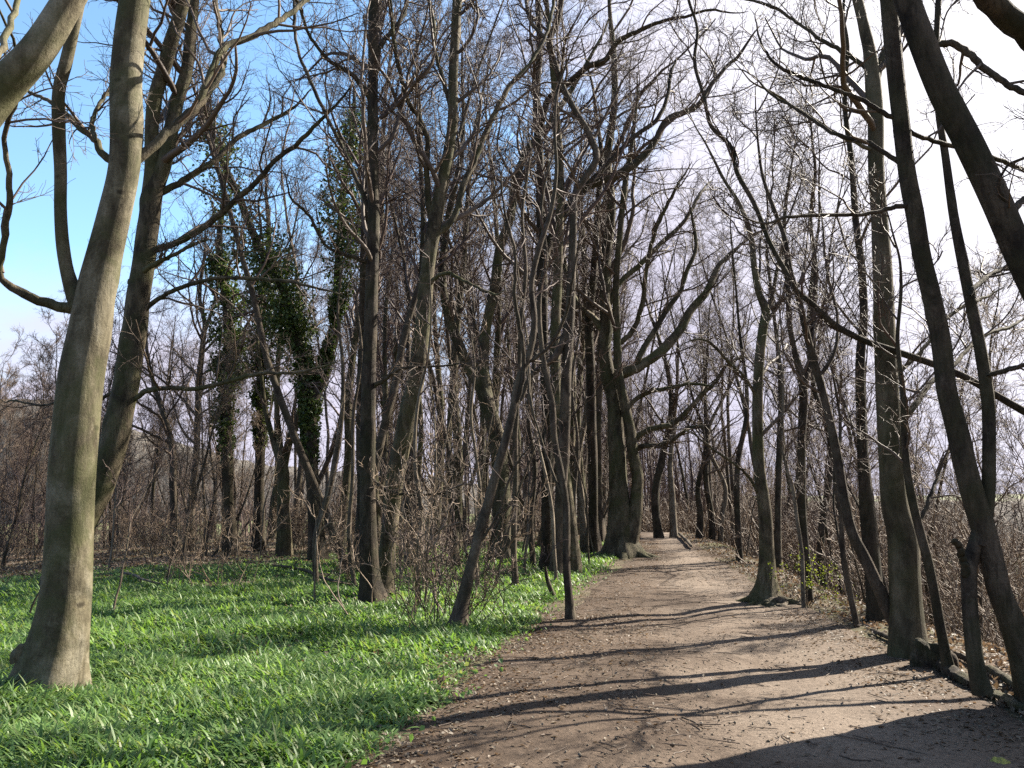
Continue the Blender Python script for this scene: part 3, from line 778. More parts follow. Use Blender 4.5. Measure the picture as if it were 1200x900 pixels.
for pts, yb, mt, lab in (
    ([(652, 684, 5), (649, 640, 5), (647, 600, 5), (640, 560, 4), (631, 522, 4), (622, 470, 4), (618, 400, 3), (608, 330, 2)], 684, PALE, "wavy pale stem just left of the sinuous sapling"),
    ([(560, 694, 6), (557, 640, 5), (563, 588, 5), (558, 535, 4), (552, 488, 4), (556, 430, 3), (546, 370, 2)], 694, PALE, "pale lit stem right of the leaning sapling's foot, kinked halfway up"),
    ([(489, 716, 7), (490, 655, 6), (493, 600, 6), (486, 535, 5), (490, 470, 4), (502, 415, 3), (505, 350, 2)], 716, PALE, "tall pale stem rising out of the bare thicket by the close pair of trunks"),
    ([(416, 694, 6), (409, 640, 6), (413, 560, 5), (415, 480, 4), (424, 420, 3), (418, 350, 2)], 694, BROWN, "thin brown stem close against the left of the straight dark trunk"),
    ([(370, 690, 8), (371, 625, 8), (384, 580, 8), (399, 505, 6), (402, 430, 5), (396, 360, 3), (404, 300, 2)], 690, BROWN, "dark bent sapling crossing in front of the forked ivy-covered tree"),
    ([(677, 652, 5), (673, 590, 5), (677, 520, 4), (670, 450, 4), (680, 380, 3), (676, 310, 2)], 652, BROWN, "thin upright stem close behind the sinuous sapling"),
    ([(625, 668, 8), (622, 610, 7), (627, 550, 6), (619, 490, 6), (627, 420, 5), (640, 350, 4), (638, 280, 3)], 668, BROWN, "wavy brown stem midway between the V-forked trunk and the sinuous sapling")):
    tree("sapling", lab, "sapling", pts, base=(pts[0][0], yb), mat=mt, tmat=TWIGP, ext=.8, flare=.15, auto=6, auto_t=(.4, 1), l2=3, l3=3, l4=0, sides=8, limb_len=.16)

# ---- right of the path
tree("woodland_tree", "dark trunk nearest the path's right edge at its bend, upright above a mossy root", "tree",
     [(897, 706, 34), (898, 685, 24), (898, 650, 19), (896, 600, 17), (890, 550, 15), (888, 500, 14), (889, 440, 13), (894, 385, 12), (897, 365, 11), (890, 345, 9), (884, 315, 8), (881, 285, 7), (874, 257, 6), (863, 233, 5), (850, 213, 4)],
     base=(897, 707), mat=OAK, ext=1.5, flare=.45, auto=9, auto_t=(.3, 1), roots=5, l2=6, l3=5, l4=3, limb_len=.27,
     stems=[([(896, 372, 8), (904, 350, 6), (910, 320, 5), (918, 280, 4)], .5, 1.2)],
     limbs=[([(889, 580, 5), (880, 562, 4), (862, 545, 3), (838, 528, 3), (815, 510, 2)], -.6, .3), ([(890, 470, 5), (875, 445, 4), (850, 420, 4), (830, 400, 3), (812, 398, 2)], -.8, .4)])
tree("woodland_tree", "trunk with a narrow fork between the path-bend tree and the dark slanting tree", "tree",
     [(947, 718, 14), (947, 690, 11), (945, 660, 11), (941, 620, 12), (939, 580, 12), (939, 520, 11), (940, 445, 11), (932, 415, 8), (926, 385, 7), (923, 333, 6), (918, 280, 5), (922, 230, 4)],
     Y=13.2, mat=DARK, ext=1.5, flare=.3, auto=9, l2=7, l3=6, l4=3, limb_len=.26,
     stems=[([(940, 450, 9), (949, 428, 8), (953, 367, 7), (956, 317, 6), (950, 260, 5), (955, 190, 4)], .5, 1.5)])
tree("slanting_tree", "dark reddish trunk slanting left across the big pale-flanked trunk on the slope edge", "tree",
     [(1068, 756, 22), (1060, 745, 19), (1047, 727, 17), (1030, 690, 16), (1013, 653, 15), (1000, 627, 14), (990, 587, 13), (980, 527, 12), (968, 473, 10), (957, 433, 10), (947, 397, 9), (937, 353, 8), (927, 320, 7), (920, 280, 6), (905, 240, 5)],
     Y=9.0, mat=BROWN, ext=1.5, flare=.2, auto=8, auto_t=(.4, 1), l2=7, l3=6, l4=3, limb_len=.28,
     limbs=[([(960, 440, 6), (975, 420, 5), (982, 380, 4), (972, 330, 4), (965, 280, 3)], .7, .8)])
tree("beech_tree", "big upright grey-green trunk on the slope edge right of the path, forked near its top", "tree",
     [(1066, 775, 52), (1064, 750, 46), (1062, 710, 40), (1060, 670, 39), (1057, 620, 38), (1051, 600, 35), (1045, 540, 31), (1041, 480, 29), (1038, 420, 27), (1036, 360, 25), (1034, 310, 23), (1031, 260, 20), (1027, 200, 19), (1026, 130, 19), (1022, 85, 18), (1018, 55, 15), (1011, 25, 13), (1005, 0, 13), (997, -30, 12)],
     base=(1066, 770), mat=GREY, ext=4, flare=.12, auto=10, auto_t=(.45, 1), l2=7, l3=6, l4=4, limb_len=.32, sides=22, lump=.03,
     stems=[([(1026, 95, 13), (1033, 70, 10), (1040, 50, 8), (1046, 20, 7), (1050, -5, 7)], .4, 2)],
     limbs=[([(1024, 105, 8), (1016, 80, 7), (1003, 70, 6), (990, 62, 6), (963, 47, 5), (940, 30, 4), (905, 8, 4), (880, 0, 3)], .8, .6),
            ([(1030, 180, 6), (1010, 170, 5), (980, 157, 5), (955, 140, 4), (933, 127, 4), (905, 108, 3), (880, 95, 2)], -.6, .5),
            ([(1038, 445, 7), (1060, 430, 6), (1085, 405, 5), (1110, 372, 5), (1150, 350, 4)], 1., .5),
            ([(1043, 500, 9), (1070, 480, 8), (1085, 455, 7), (1115, 430, 6), (1150, 395, 5), (1190, 380, 4)], 1.6, .6)])
tree("woodland_tree", "rough dark trunk directly behind the big grey-green trunk on the slope edge", "tree",
     [(1028, 742, 26), (1025, 700, 21), (1021, 650, 20), (1017, 600, 19), (1012, 540, 14), (1009, 480, 12), (1008, 420, 12), (1012, 370, 10), (1010, 320, 9), (1003, 260, 8), (998, 190, 7), (990, 120, 6), (993, 50, 5)],
     Y=11.2, mat=DARK, ext=2, flare=.2, auto=9, l2=7, l3=6, l4=3, limb_len=.28)
tree("woodland_tree", "thin dark trunk leaning left from the log, right of the big grey-green trunk", "tree",
     [(1113, 790, 15), (1108, 765, 13), (1102, 735, 13), (1096, 700, 12), (1087, 657, 12), (1077, 620, 11), (1068, 583, 10), (1060, 517, 8), (1058, 460, 7), (1052, 400, 5), (1056, 330, 4)],
     Y=8.0, mat=DARK, ext=1., flare=.3, auto=8, l2=7, l3=5, l4=3, limb_len=.25,
     limbs=[([(1075, 618, 7), (1085, 595, 6), (1095, 570, 5), (1108, 535, 4), (1125, 510, 3)], .6, .4)])
tree("forked_tree", "tall dark tree of the right edge, forked high with a second stem bending over", "tree",
     [(1222, 845, 44), (1208, 800, 37), (1196, 760, 33), (1184, 725, 31), (1172, 695, 29), (1161, 650, 29), (1151, 615, 30), (1143, 590, 29), (1131, 548, 28), (1120, 500, 26), (1110, 460, 25), (1103, 400, 24), (1091, 345, 23), (1080, 300, 22), (1072, 250, 22), (1063, 200, 21), (1057, 150, 21), (1051, 100, 21), (1045, 40, 21), (1041, -10, 21)],
     Y=6.7, mat=DARK, ext=5, flare=.2, auto=8, auto_t=(.6, 1), l2=6, l3=5, l4=4, limb_len=.3, sides=20, lump=.035,
     stems=[([(1148, 640, 22), (1154, 610, 19), (1158, 575, 17), (1159, 530, 16), (1158, 470, 16), (1150, 417, 15), (1140, 367, 14), (1130, 317, 13), (1117, 250, 11), (1107, 177, 9), (1100, 133, 8), (1097, 67, 7), (1100, 0, 7)], .35, 2.5),
            ([(1152, 812, 26), (1146, 790, 22), (1140, 750, 20), (1136, 700, 19), (1136, 665, 19), (1142, 640, 17), (1148, 610, 12)], 0, 0)],
     limbs=[([(1135, 690, 11), (1130, 662, 10), (1125, 645, 9), (1117, 631, 8)], -.1, 0),
            ([(1064, 195, 9), (1050, 188, 7), (1023, 170, 6), (980, 157, 5), (933, 127, 4), (900, 107, 3)], .9, .6),
            ([(1075, 240, 7), (1050, 243, 6), (1017, 250, 5), (960, 252, 5), (920, 255, 4), (895, 262, 3)], -.5, .5),
            ([(1060, 142, 8), (1047, 138, 7), (1010, 117, 6), (973, 103, 5), (927, 85, 5), (907, 73, 4), (890, 45, 3)], .3, .5),
            ([(1058, 145, 6), (1072, 158, 6), (1087, 163, 6), (1120, 172, 6), (1150, 180, 6), (1200, 200, 6), (1240, 215, 5)], 1., .5),
            ([(1098, 55, 9), (1112, 50, 9), (1127, 57, 9), (1147, 73, 9), (1167, 90, 8), (1200, 108, 8), (1240, 125, 7)], -.4, .6),
            ([(1135, 345, 7), (1150, 330, 7), (1175, 315, 6), (1205, 310, 5)], .8, .4),
            ([(1158, 440, 7), (1175, 435, 7), (1200, 428, 6), (1240, 425, 5)], .5, .5)])
tree("leaning_tree", "thick dark trunk leaning in from the right edge high above the slope", "tree",
     [(1430, 880, 56), (1385, 720, 48), (1330, 570, 43), (1270, 440, 40), (1225, 360, 38), (1193, 293, 36), (1167, 233, 35), (1135, 167, 34), (1105, 110, 33), (1082, 53, 32), (1063, 0, 31), (1050, -40, 30)],
     Y=6.3, mat=DARK, ext=5, flare=.3, auto=6, auto_t=(.7, 1), l2=5, l3=4, l4=2, sides=20, lump=.035, limb_len=.35,
     limbs=[([(1180, 255, 9), (1198, 235, 8), (1230, 225, 7)], .5, .6), ([(1192, 290, 8), (1180, 240, 6), (1170, 215, 4), (1180, 195, 3), (1210, 180, 3)], -.3, .3)])
tree("arching_tree", "tree outside the right edge whose long thin bough arches left over the path", "tree",
     [(1360, 900, 25.8), (1350, 760, 21.3), (1335, 640, 18.2), (1300, 560, 15.2), (1250, 508, 11.4), (1200, 482, 9.9), (1167, 463, 9.1), (1127, 440, 9.1), (1097, 428, 9.1), (1050, 412, 9.1), (1010, 398, 8.4), (977, 380, 8.4), (953, 357, 7.6), (933, 340, 6.8), (920, 317, 6.8), (905, 290, 6.1), (883, 237, 6.1), (863, 200, 6.1), (857, 173, 5.3), (833, 147, 5.3), (826, 117, 4.6), (814, 73, 4.6), (817, 33, 3.8), (807, 0, 3.8)],
     Y=8.2, mat=DARK, tmat=TWIGP, ext=1.2, flare=.3, auto=13, auto_t=(.45, 1), l2=6, l3=5, l4=3, sides=12, lump=.03, limb_len=.1, lean=.6)
tree("leaning_tree", "thick limb cutting across the top right corner, from a tree out of view", "tree",
     [(1345, 900, 170), (1340, 760, 140), (1335, 620, 128), (1325, 400, 118), (1320, 200, 105), (1326, 0, 90), (1340, -200, 70)],
     Y=7.2, mat=DARK, ext=4, flare=.3, auto=5, auto_t=(.6, 1), l2=5, l3=4, l4=0, sides=18, lump=.014, limb_len=.3,
     limbs=[([(1308, 190, 40), (1285, 120, 37), (1250, 78, 34), (1200, 36, 32), (1157, -3, 28), (1110, -60, 24)], -.8, 2)])
tree("sapling", "pale whip-thin stem bending behind the path-bend tree", "tree",
     [(941, 690, 6), (940, 650, 5), (934, 608, 5), (928, 567, 5), (920, 542, 4), (917, 500, 4), (918, 450, 3), (912, 400, 2)],
     Y=12.6, mat=PALE, ext=.6, flare=.1, auto=9, l2=5, l3=4, l4=2, sides=8, limb_len=.22)
tree("sapling", "thin crooked sapling on the slope edge left of the dark slanting trunk", "tree",
     [(1004, 735, 8), (998, 705, 8), (991, 670, 8), (987, 640, 7), (986, 610, 6), (978, 560, 5), (985, 500, 4), (978, 450, 3)],
     Y=10.8, mat=BROWN, ext=.6, flare=.1, auto=9, l2=5, l3=4, l4=2, sides=8, limb_len=.22)
# far trees that line the path's far right edge
for x0, yb, w0, top, lab in ((772, 628, 10, 400, "first slim dark trunk beyond the great twin-trunked tree, on the path's right"),
                             (790, 632, 8, 430, "second slim trunk from the twin-trunked tree on the path's right, pale-edged"),
                             (816, 648, 8, 470, "dark straight trunk where the path drops out of sight on the right"),
                             (834, 655, 8, 440, "rough trunk left of a pale trunk in the woods right of the path"),
                             (845, 662, 7, 450, "pale narrow trunk in the woods right of the path"),
                             (868, 668, 8, 380, "narrow dark trunk just left of the path-bend tree"),
                             (912, 672, 9, 330, "dark trunk standing close behind the path-bend tree"),
                             (965, 690, 9, 300, "slim trunk behind the narrow-forked tree on the slope")):
    j = lambda a: x0 + rng.normal() * a
    tree("woodland_tree", lab, "tree", [(x0, yb + 6, w0 * 1.3), (j(2), yb - 50, w0), (j(4), (yb + top) / 2 + 20, w0 * .85), (j(7), (yb + top) / 2 - 40, w0 * .7), (j(9), top, w0 * .45)],
         Y=22 if x0 > 850 else 33, mat=PALE if x0 in (845, 790) else DARK, ext=4, flare=.3, auto=14, auto_t=(.3, 1), l2=7, l3=6, l4=2, limb_len=.34, sides=10)


# ------------------------------------------------------------------ leaves as small bent blades
def leaf_cards(C, size, aspect=.8, up=.3, fold=.25):
    """six-sided bent leaves at C (n,3)"""
    n = len(C)
    D = unit(rng.normal(size=(n, 3)) + np.array([0, 0, -.3])); N = unit(rng.normal(size=(n, 3)) + np.array([0, -up, up]))
    S = unit(np.cross(D, N)); N = np.cross(S, D)
    s = (size * rng.uniform(.65, 1.3, n))[:, None]
    a = C; m1 = C + D * s * .35 + S * s * aspect * .5 + N * s * fold * .4; m2 = C + D * s * .35 - S * s * aspect * .5 + N * s * fold * .4
    mid = C + D * s * .45 - N * s * fold * .2; tip = C + D * s
    V = np.stack([a, m1, tip, m2, mid], 1).reshape(-1, 3)
    b = np.arange(n)[:, None] * 5
    Q = np.concatenate([b + np.array([0, 1, 2, 4]), b + np.array([0, 4, 2, 3])], 0)
    return V, Q


for (t, lines, Yb, cnt) in IVT:
    Vs, Qs, nn = [], [], 0
    for ln in lines:
        A = resample(traced(ln, Yb, 0), 60)
        k = int(cnt * 4.6)
        f = rng.integers(0, 60, k)
        # clumps
        cl = rng.integers(0, 60, 46); cw = unit(rng.normal(size=(46, 3)))
        ci = rng.integers(0, 46, k)
        use = rng.uniform(size=k) < .72
        f = np.where(use, np.clip(cl[ci] + rng.normal(size=k) * 1.2, 0, 59).astype(int), f)
        off = rng.normal(size=(k, 3)); off = unit(off) * np.sqrt(rng.uniform(.1, 1, k))[:, None]
        off = np.where(use[:, None], cw[ci] * .6 + off * .45, off * .75)
        C = A[f, :3] + off * A[f, 3:4] * 1.6
        V, Q = leaf_cards(C, .095)
        Vs.append(V); Qs.append(Q + nn); nn += len(V)
    V = np.concatenate(Vs) - np.array(t.location)
    link("ivy", mesh_np("ivy", V, np.concatenate(Qs), IVY), t)


# ------------------------------------------------------------------ bare wood behind: prototypes, then copies
def proto_tree(name, H, r0, n1, l2, l3, l4, mat, tmat, spread=.35, first=.3, wander=.05, upb=.5, multi=1, rl3=.006, rl4=.0042):
    root = empty(name, (0, 0, 0))
    mb = MB(); cb = MB(); pol, rad = [], []
    for s in range(multi):
        K = 18
        d = unit(np.array([rng.normal() * .06, rng.normal() * .06, 1])) if multi == 1 else unit(np.array([rng.normal() * .3, rng.normal() * .3, 1.]))
        p = np.array([rng.normal() * .05 * (multi - 1), rng.normal() * .05 * (multi - 1), -.25]); P = [p]
        for k in range(K - 1):
            p = p + d * (H + .25) / (K - 1); P.append(p)
            d = unit(d + rng.normal(size=3) * wander + np.array([0, 0, .03]))
        P = np.array(P); R = r0 * rng.uniform(.75, 1) * np.linspace(1, .12, K) ** .85
        pp = resample(np.c_[P, R], 30)
        trunk_mesh(mb, pp[:, :3], pp[:, 3], 9, .35, 4, .05, int(rng.integers(1e6)))
        q = resample(np.c_[P, R], 24); pol.append(q[:, :3]); rad.append(q[:, 3])
    P1, R1 = spawn(np.stack(pol), np.stack(rad), n1, first, 1., (30, 62), spread, 14, .12, .06, .55, .012, .2, upb, .4, 7)
    cb.tubes(P1, R1, 5)
    P2, R2 = spawn(P1, R1, l2, .15, 1, (28, 65), .42, 8, .16, .05, .55, .008, .3, .15, .3, 3, .03)
    cb.tubes(P2, R2, 4)
    P3, R3 = spawn(P2, R2, l3, .12, 1, (25, 62), .48, 5, .18, .05, .6, rl3, .45, .1, .2, 1.5, .012)
    cb.tubes(P3, R3, 3)
    if l4:
        P4, R4 = spawn(P3, R3, l4, .15, 1, (25, 60), .55, 4, .2, .05, .65, rl4, .5, .05, .15, .8, .006)
        cb.tubes(P4, R4, 3)
    mb.build("trunk", mat, root); cb.build("crown", tmat, root)
    root["h"] = H
    return root


def copy_tree(o, loc, rz, sc, label, cat, group, first):
    if first:
        c = o
    else:
        c = o.copy(); COL.objects.link(c)
        for ch in o.children:
            k = ch.copy(); COL.objects.link(k); k.parent = c
    c.location = loc; c.rotation_euler = (rng.normal() * .03, rng.normal() * .03, rz); c.scale = (sc, sc, sc)
    tag(c, label, cat, group)
    if "h" in c: del c["h"]
    return c


HT = {}
class Kind:
    def __init__(s, protos): s.p = protos; s.h = [p["h"] for p in protos]; s.used = [False] * len(protos)
    def place(s, x, y, h, label, cat, group, k=None, dz=0):
        k = int(rng.integers(len(s.p))) if k is None else k
        copy_tree(s.p[k], (x, y, float(height(x, y)) + dz), rng.uniform(0, 6.28), h / s.h[k], label, cat, group, not s.used[k])
        s.used[k] = True
    def finish(s):
        for k, u in enumerate(s.used):
            if not u:
                for ch in list(s.p[k].children): bpy.data.objects.remove(ch)
                bpy.data.objects.remove(s.p[k])


tall = Kind([proto_tree("bare_tree", 19, .19, 18, 9, 8, 4, DARK, TWIGP, .34, .42, .05),
             proto_tree("bare_tree", 18, .16, 18, 9, 8, 4, BROWN, TWIG, .30, .45, .06),
             proto_tree("bare_tree", 20, .22, 20, 9, 8, 3, OAK, TWIGP, .36, .4, .05),
             proto_tree("bare_tree", 17, .13, 10, 9, 8, 4, BROWN, TWIGP, .32, .42, .05, multi=2)])
small = Kind([proto_tree("young_tree", 9, .09, 18, 8, 7, 3, BROWN, BRUSH, .36, .2, .07, rl3=.0055, rl4=.004),
              proto_tree("young_tree", 8, .07, 16, 8, 7, 3, DARK, TWIGP, .38, .15, .09, rl3=.0055, rl4=.004),
              proto_tree("young_tree", 9, .065, 9, 8, 7, 3, BROWN, BRUSH, .36, .15, .08, multi=3, rl3=.0055, rl4=.004)])
pole = Kind([proto_tree("thin_sapling", 5.5, .028, 8, 4, 2, 0, PALE, BRUSH, .2, .35, .07),
             proto_tree("thin_sapling", 5, .026, 8, 4, 2, 0, BROWN, TWIGP, .22, .3, .1),
             proto_tree("thin_sapling", 6, .034, 8, 4, 2, 0, BROWN, TWIGP, .2, .4, .06)])
bush = Kind([proto_tree("bare_shrub", 2.4, .013, 4, 4, 2, 0, BRUSH, BRUSH, .4, .2, .10, .35, multi=15),
             proto_tree("bare_shrub", 2.0, .012, 4, 4, 2, 0, BROWN, BRUSH, .45, .15, .13, .2, multi=13),
             proto_tree("bare_shrub", 2.8, .017, 5, 4, 2, 0, BROWN, TWIGP, .42, .2, .10, .35, multi=9)])

pts_used = []
def free(x, y, r):
    for (a, b) in pts_used:
        if (a - x) ** 2 + (b - y) ** 2 < r * r: return False
    pts_used.append((x, y)); return True


def off_path(x, y, g=.6): return abs(x - path_c(y)) > path_w(y) + g


def grass_far(x): return np.interp(x, [-16, -10, -6, -3, 0, 1.5], [15, 17, 20.5, 23, 27, 28])


def px_of(x, y): return 600 + F * x / (y * CP + .5 * SP)


def scatter(kind, n, xr, yr, r, hf, label, cat, group, cond=lambda x, y: True):
    c = 0; tries = 0
    while c < n and tries < n * 60:
        tries += 1
        y = yr[0] + (yr[1] - yr[0]) * rng.uniform() ** .8; u = rng.uniform(xr[0], xr[1])
        x = (u - 600) / F * y
        if not off_path(x, y) or not cond(x, y) or not free(x, y, r): continue
        h = hf(u, y) * rng.uniform(.8, 1.15)
        kind.place(x, y, h, label, cat, group); c += 1


lw = lambda x, y: x < path_c(y) and y > grass_far(x) + 1
rs = lambda x, y: x > path_c(y) + path_w(y) + 1.0
thin_r = lambda x, y: px_of(x, y) < 1060 or rng.uniform() < .3
rs2 = lambda x, y: x > path_c(y) + path_w(y) + 3.0 and y > 11 and thin_r(x, y)
rs3 = lambda x, y: x > path_c(y) + path_w(y) + 2.0 and (x > 12 or y > 25) and thin_r(x, y)
scatter(tall, 46, (400, 770), (27, 70), 2.0, lambda u, y: 19 if u < 720 else 15, "tall bare tree crowded with others in the wood behind the central trunks", "tree", "tall bare trees in the wood behind the central trunks", lw)
scatter(tall, 9, (150, 430), (28, 60), 3, lambda u, y: 12 if u < 240 else 17, "bare tree in the wood behind the ivy-covered trees", "tree", "bare trees behind the ivy-covered trees", lw)
scatter(small, 30, (-60, 330), (20, 55), 2.2, lambda u, y: 5.5 + .06 * y, "young bare tree in the thicket beyond the grass left of the ivy-covered trees", "tree", "young bare trees left of the ivy-covered trees", lw)
scatter(small, 7, (330, 760), (26, 55), 1.6, lambda u, y: 8, "young bare tree between the trunks beyond the grass", "tree", "young bare trees between the central trunks", lw)
scatter(tall, 26, (760, 1260), (20, 75), 2.6, lambda u, y: (15 if u < 900 else 13), "bare tree rooted down the slope right of the path", "tree", "bare trees down the right-hand slope", rs3)
scatter(small, 42, (800, 1290), (12, 55), 1.7, lambda u, y: 6.5, "young bare tree in the thicket on the slope right of the path", "tree", "young bare trees on the right-hand slope", rs2)
scatter(pole, 40, (-40, 700), (17, 40), 1., lambda u, y: 5., "thin straight sapling beyond the far edge of the grass", "sapling", "thin saplings beyond the grass", lw)
scatter(pole, 34, (820, 1260), (10.5, 34), 1., lambda u, y: 4.8, "thin bare sapling on the slope right of the path", "sapling", "thin saplings on the right-hand slope", rs)
scatter(bush, 40, (-60, 640), (16, 40), .9, lambda u, y: 1.6, "tangled leafless shrub in the brush along the far edge of the grass", "shrub", "leafless shrubs along the far edge of the grass", lw)
scatter(bush, 42, (850, 1300), (9.5, 36), .9, lambda u, y: 2.3, "tangled leafless shrub on the slope right of the path", "shrub", "leafless shrubs on the right-hand slope", rs2)
inner = lambda x, y: y < grass_far(x) + 4 and x < path_c(y) - path_w(y) - .4
scatter(pole, 22, (455, 690), (13.5, 25), .7, lambda u, y: 6., "slim brown stem among the central trunks at the edge of the grass", "sapling", "slim stems among the central trunks", inner)
inner2 = lambda x, y: not 555 < px_of(x, y) < 625 and 18 < y < grass_far(x) + 2 and x < path_c(y) - path_w(y) - .5
scatter(tall, 9, (395, 690), (18, 29), 1.25, lambda u, y: 16, "tall slim bare tree among the central trunks where the grass ends", "tree", "tall slim trees among the central trunks", inner2)
# near ones that can be told apart
def near(kind, px, py, h, label, cat, k=None):
    p = ground_at(px, py); pts_used.append((p[0], p[1]))
    kind.place(p[0], p[1], h, label, cat, None, k)
near(bush, 505, 722, 2.1, "bare brown thicket growing up beside the foot of the leaning sapling", "shrub", 0)
near(bush, 520, 733, 1.5, "reddish bare stems crowding the left of the leaning sapling's foot", "shrub", 2)
near(bush, 545, 737, 1.1, "low tangle of dead stems around the foot of the leaning sapling", "shrub", 1)
near(bush, 405, 690, 1.0, "low leafless shrub in the grass left of the straight dark trunk", "shrub", 1)
near(bush, 240, 688, 1.6, "leafless shrub standing alone in the grass below the ivy-covered trees", "shrub", 0)
near(bush, 462, 690, 1.2, "leafless shrub hugging the foot of the close pair of trunks", "shrub", 2)
near(pole, 368, 709, 3.6, "pale thin sapling in the grass left of the straight dark trunk", "sapling", 0)
near(pole, 134, 722, 3.4, "knobbly thin sapling in the grass just right of the big grey beech", "sapling", 1)
near(pole, 195, 684, 3.2, "dark thin sapling in the grass midway to the ivy-covered trees", "sapling", 2)
near(pole, 34, 727, 3.0, "thin crooked sapling in the grass left of the big grey beech", "sapling", 1)
near(pole, 497, 716, 4.5, "tall thin sapling rising out of the bare thicket", "sapling", 0)
near(pole, 559, 692, 5, "pale thin sapling between the leaning sapling and the V-forked trunk", "sapling", 0)
near(pole, 697, 655, 4, "whip-like sapling in front of the great twin-trunked tree's left roots", "sapling", 2)
for kd in (tall, small, pole, bush): kd.finish()


# ------------------------------------------------------------------ the far wood, one mass nobody could count
def far_wood():
    mb = MB()
    n = 900
    y = rng.uniform(60, 180, n); u = rng.uniform(-150, 1350, n)
    x = (u - 600) / F * y
    ok = (np.abs(x - path_c(y)) > 2.2) | (y > 80)
    ok &= (u > 560) | (rng.uniform(size=n) < .34)
    x, y, u = x[ok], y[ok], u[ok]
    ye = rng.uniform(70, 120, 90); ue = rng.uniform(690, 870, 90); x = np.r_[x, (ue - 600) / F * ye]; y = np.r_[y, ye]; u = np.r_[u, ue]; n = len(x)
    z = height(x, y)
    h = np.where(u < 150, 7, np.where(u < 430, 8.5, np.where(u < 760, 19, 13))) * rng.uniform(.7, 1.2, n) * np.clip(y / 90, .8, 1.3)
    K = 7
    t = np.linspace(0, 1, K)
    P = np.stack([x, y, z - .3], -1)[:, None, :] + np.stack([0 * h, 0 * h, h], -1)[:, None, :] * t[None, :, None]
    P = P + np.cumsum(rng.normal(size=(n, K, 3)) * .18, 1)
    R = (rng.uniform(.08, .2, n))[:, None] * (1 - .8 * t)[None, :]
    mb.tubes(P, R, 5)
    P1, R1 = spawn(P, R, 12, .2, 1, (30, 65), .38, 5, .14, .07, .5, .02, .3, .5, .5, 8)
    mb.tubes(P1, R1, 3)
    P2, R2 = spawn(P1, R1, 9, .15, 1, (28, 65), .5, 4, .16, .05, .5, .012, .4, .2, .4, 4, .03)
    mb.tubes(P2, R2, 3)
    tag(mb.build("distant_wood", TWIGP), "grey-brown mass of bare trees far behind", kind="stuff")
    # brushwood under it
    mb = MB()
    n = 2200
    y = np.r_[rng.uniform(24, 120, n - 400), rng.uniform(50, 80, 400)]; u = np.r_[rng.uniform(-150, 1350, n - 400), rng.uniform(690, 880, 400)]; x = (u - 600) / F * y
    ok = ((np.abs(x - path_c(y)) > path_w(y) + 1.2) | (y > 50)) & ((x > path_c(y)) | (y > grass_far(x) + 2)) & ~((x < path_c(y)) & (x > path_c(y) - 9) & (y < 60))
    ok &= ((u > 560) & ((u < 900) | (rng.uniform(size=n) < .55))) | ((y > 38) & (rng.uniform(size=n) < .3))
    x, y = x[ok], y[ok]; n = len(x); z = height(x, y)
    S = 9
    base = np.repeat(np.stack([x, y, z - .1], -1), S, 0) + rng.normal(size=(n * S, 3)) * np.array([.5, .5, 0])
    D = unit(rng.normal(size=(n * S, 3)) * .45 + np.array([0, 0, 1.]))
    L = np.repeat(np.where(x < path_c(y), 1.7, 2.2), S) * rng.uniform(.4, 1.2, n * S)
    P = np.empty((n * S, 5, 3)); P[:, 0] = base
    for k in range(1, 5):
        P[:, k] = P[:, k - 1] + D * (L / 4)[:, None]; D = unit(D + rng.normal(size=D.shape) * .16)
    R = rng.uniform(.012, .026, n * S)[:, None] * np.linspace(1, .4, 5)[None, :]
    mb.tubes(P, R, 3)
    P1, R1 = spawn(P, R, 7, .2, 1, (25, 70), .4, 3, .2, .03, .55, .009, .5, .1, .3, 1.6, .012)
    mb.tubes(P1, R1, 3)
    tag(mb.build("distant_undergrowth", BRUSH), "brown leafless undergrowth filling the wood beyond", kind="stuff")
far_wood()


# ------------------------------------------------------------------ grass-like ramsons leaves
def in_grass(x, y):
    lim = path_c(y) - path_w(y) - .12 + .28 * vnoise(x, y, 1.7, 41) + .14 * vnoise(x, y, 5, 42)
    far = grass_far(x) + 4.2 + 2.4 * vnoise(x, y, .8, 43)
    near_c = np.clip(4.6 - y, 0, 9) * .0
    return np.clip((lim - x) / .5, 0, 1) * np.clip((far - y) / 5., 0, 1)


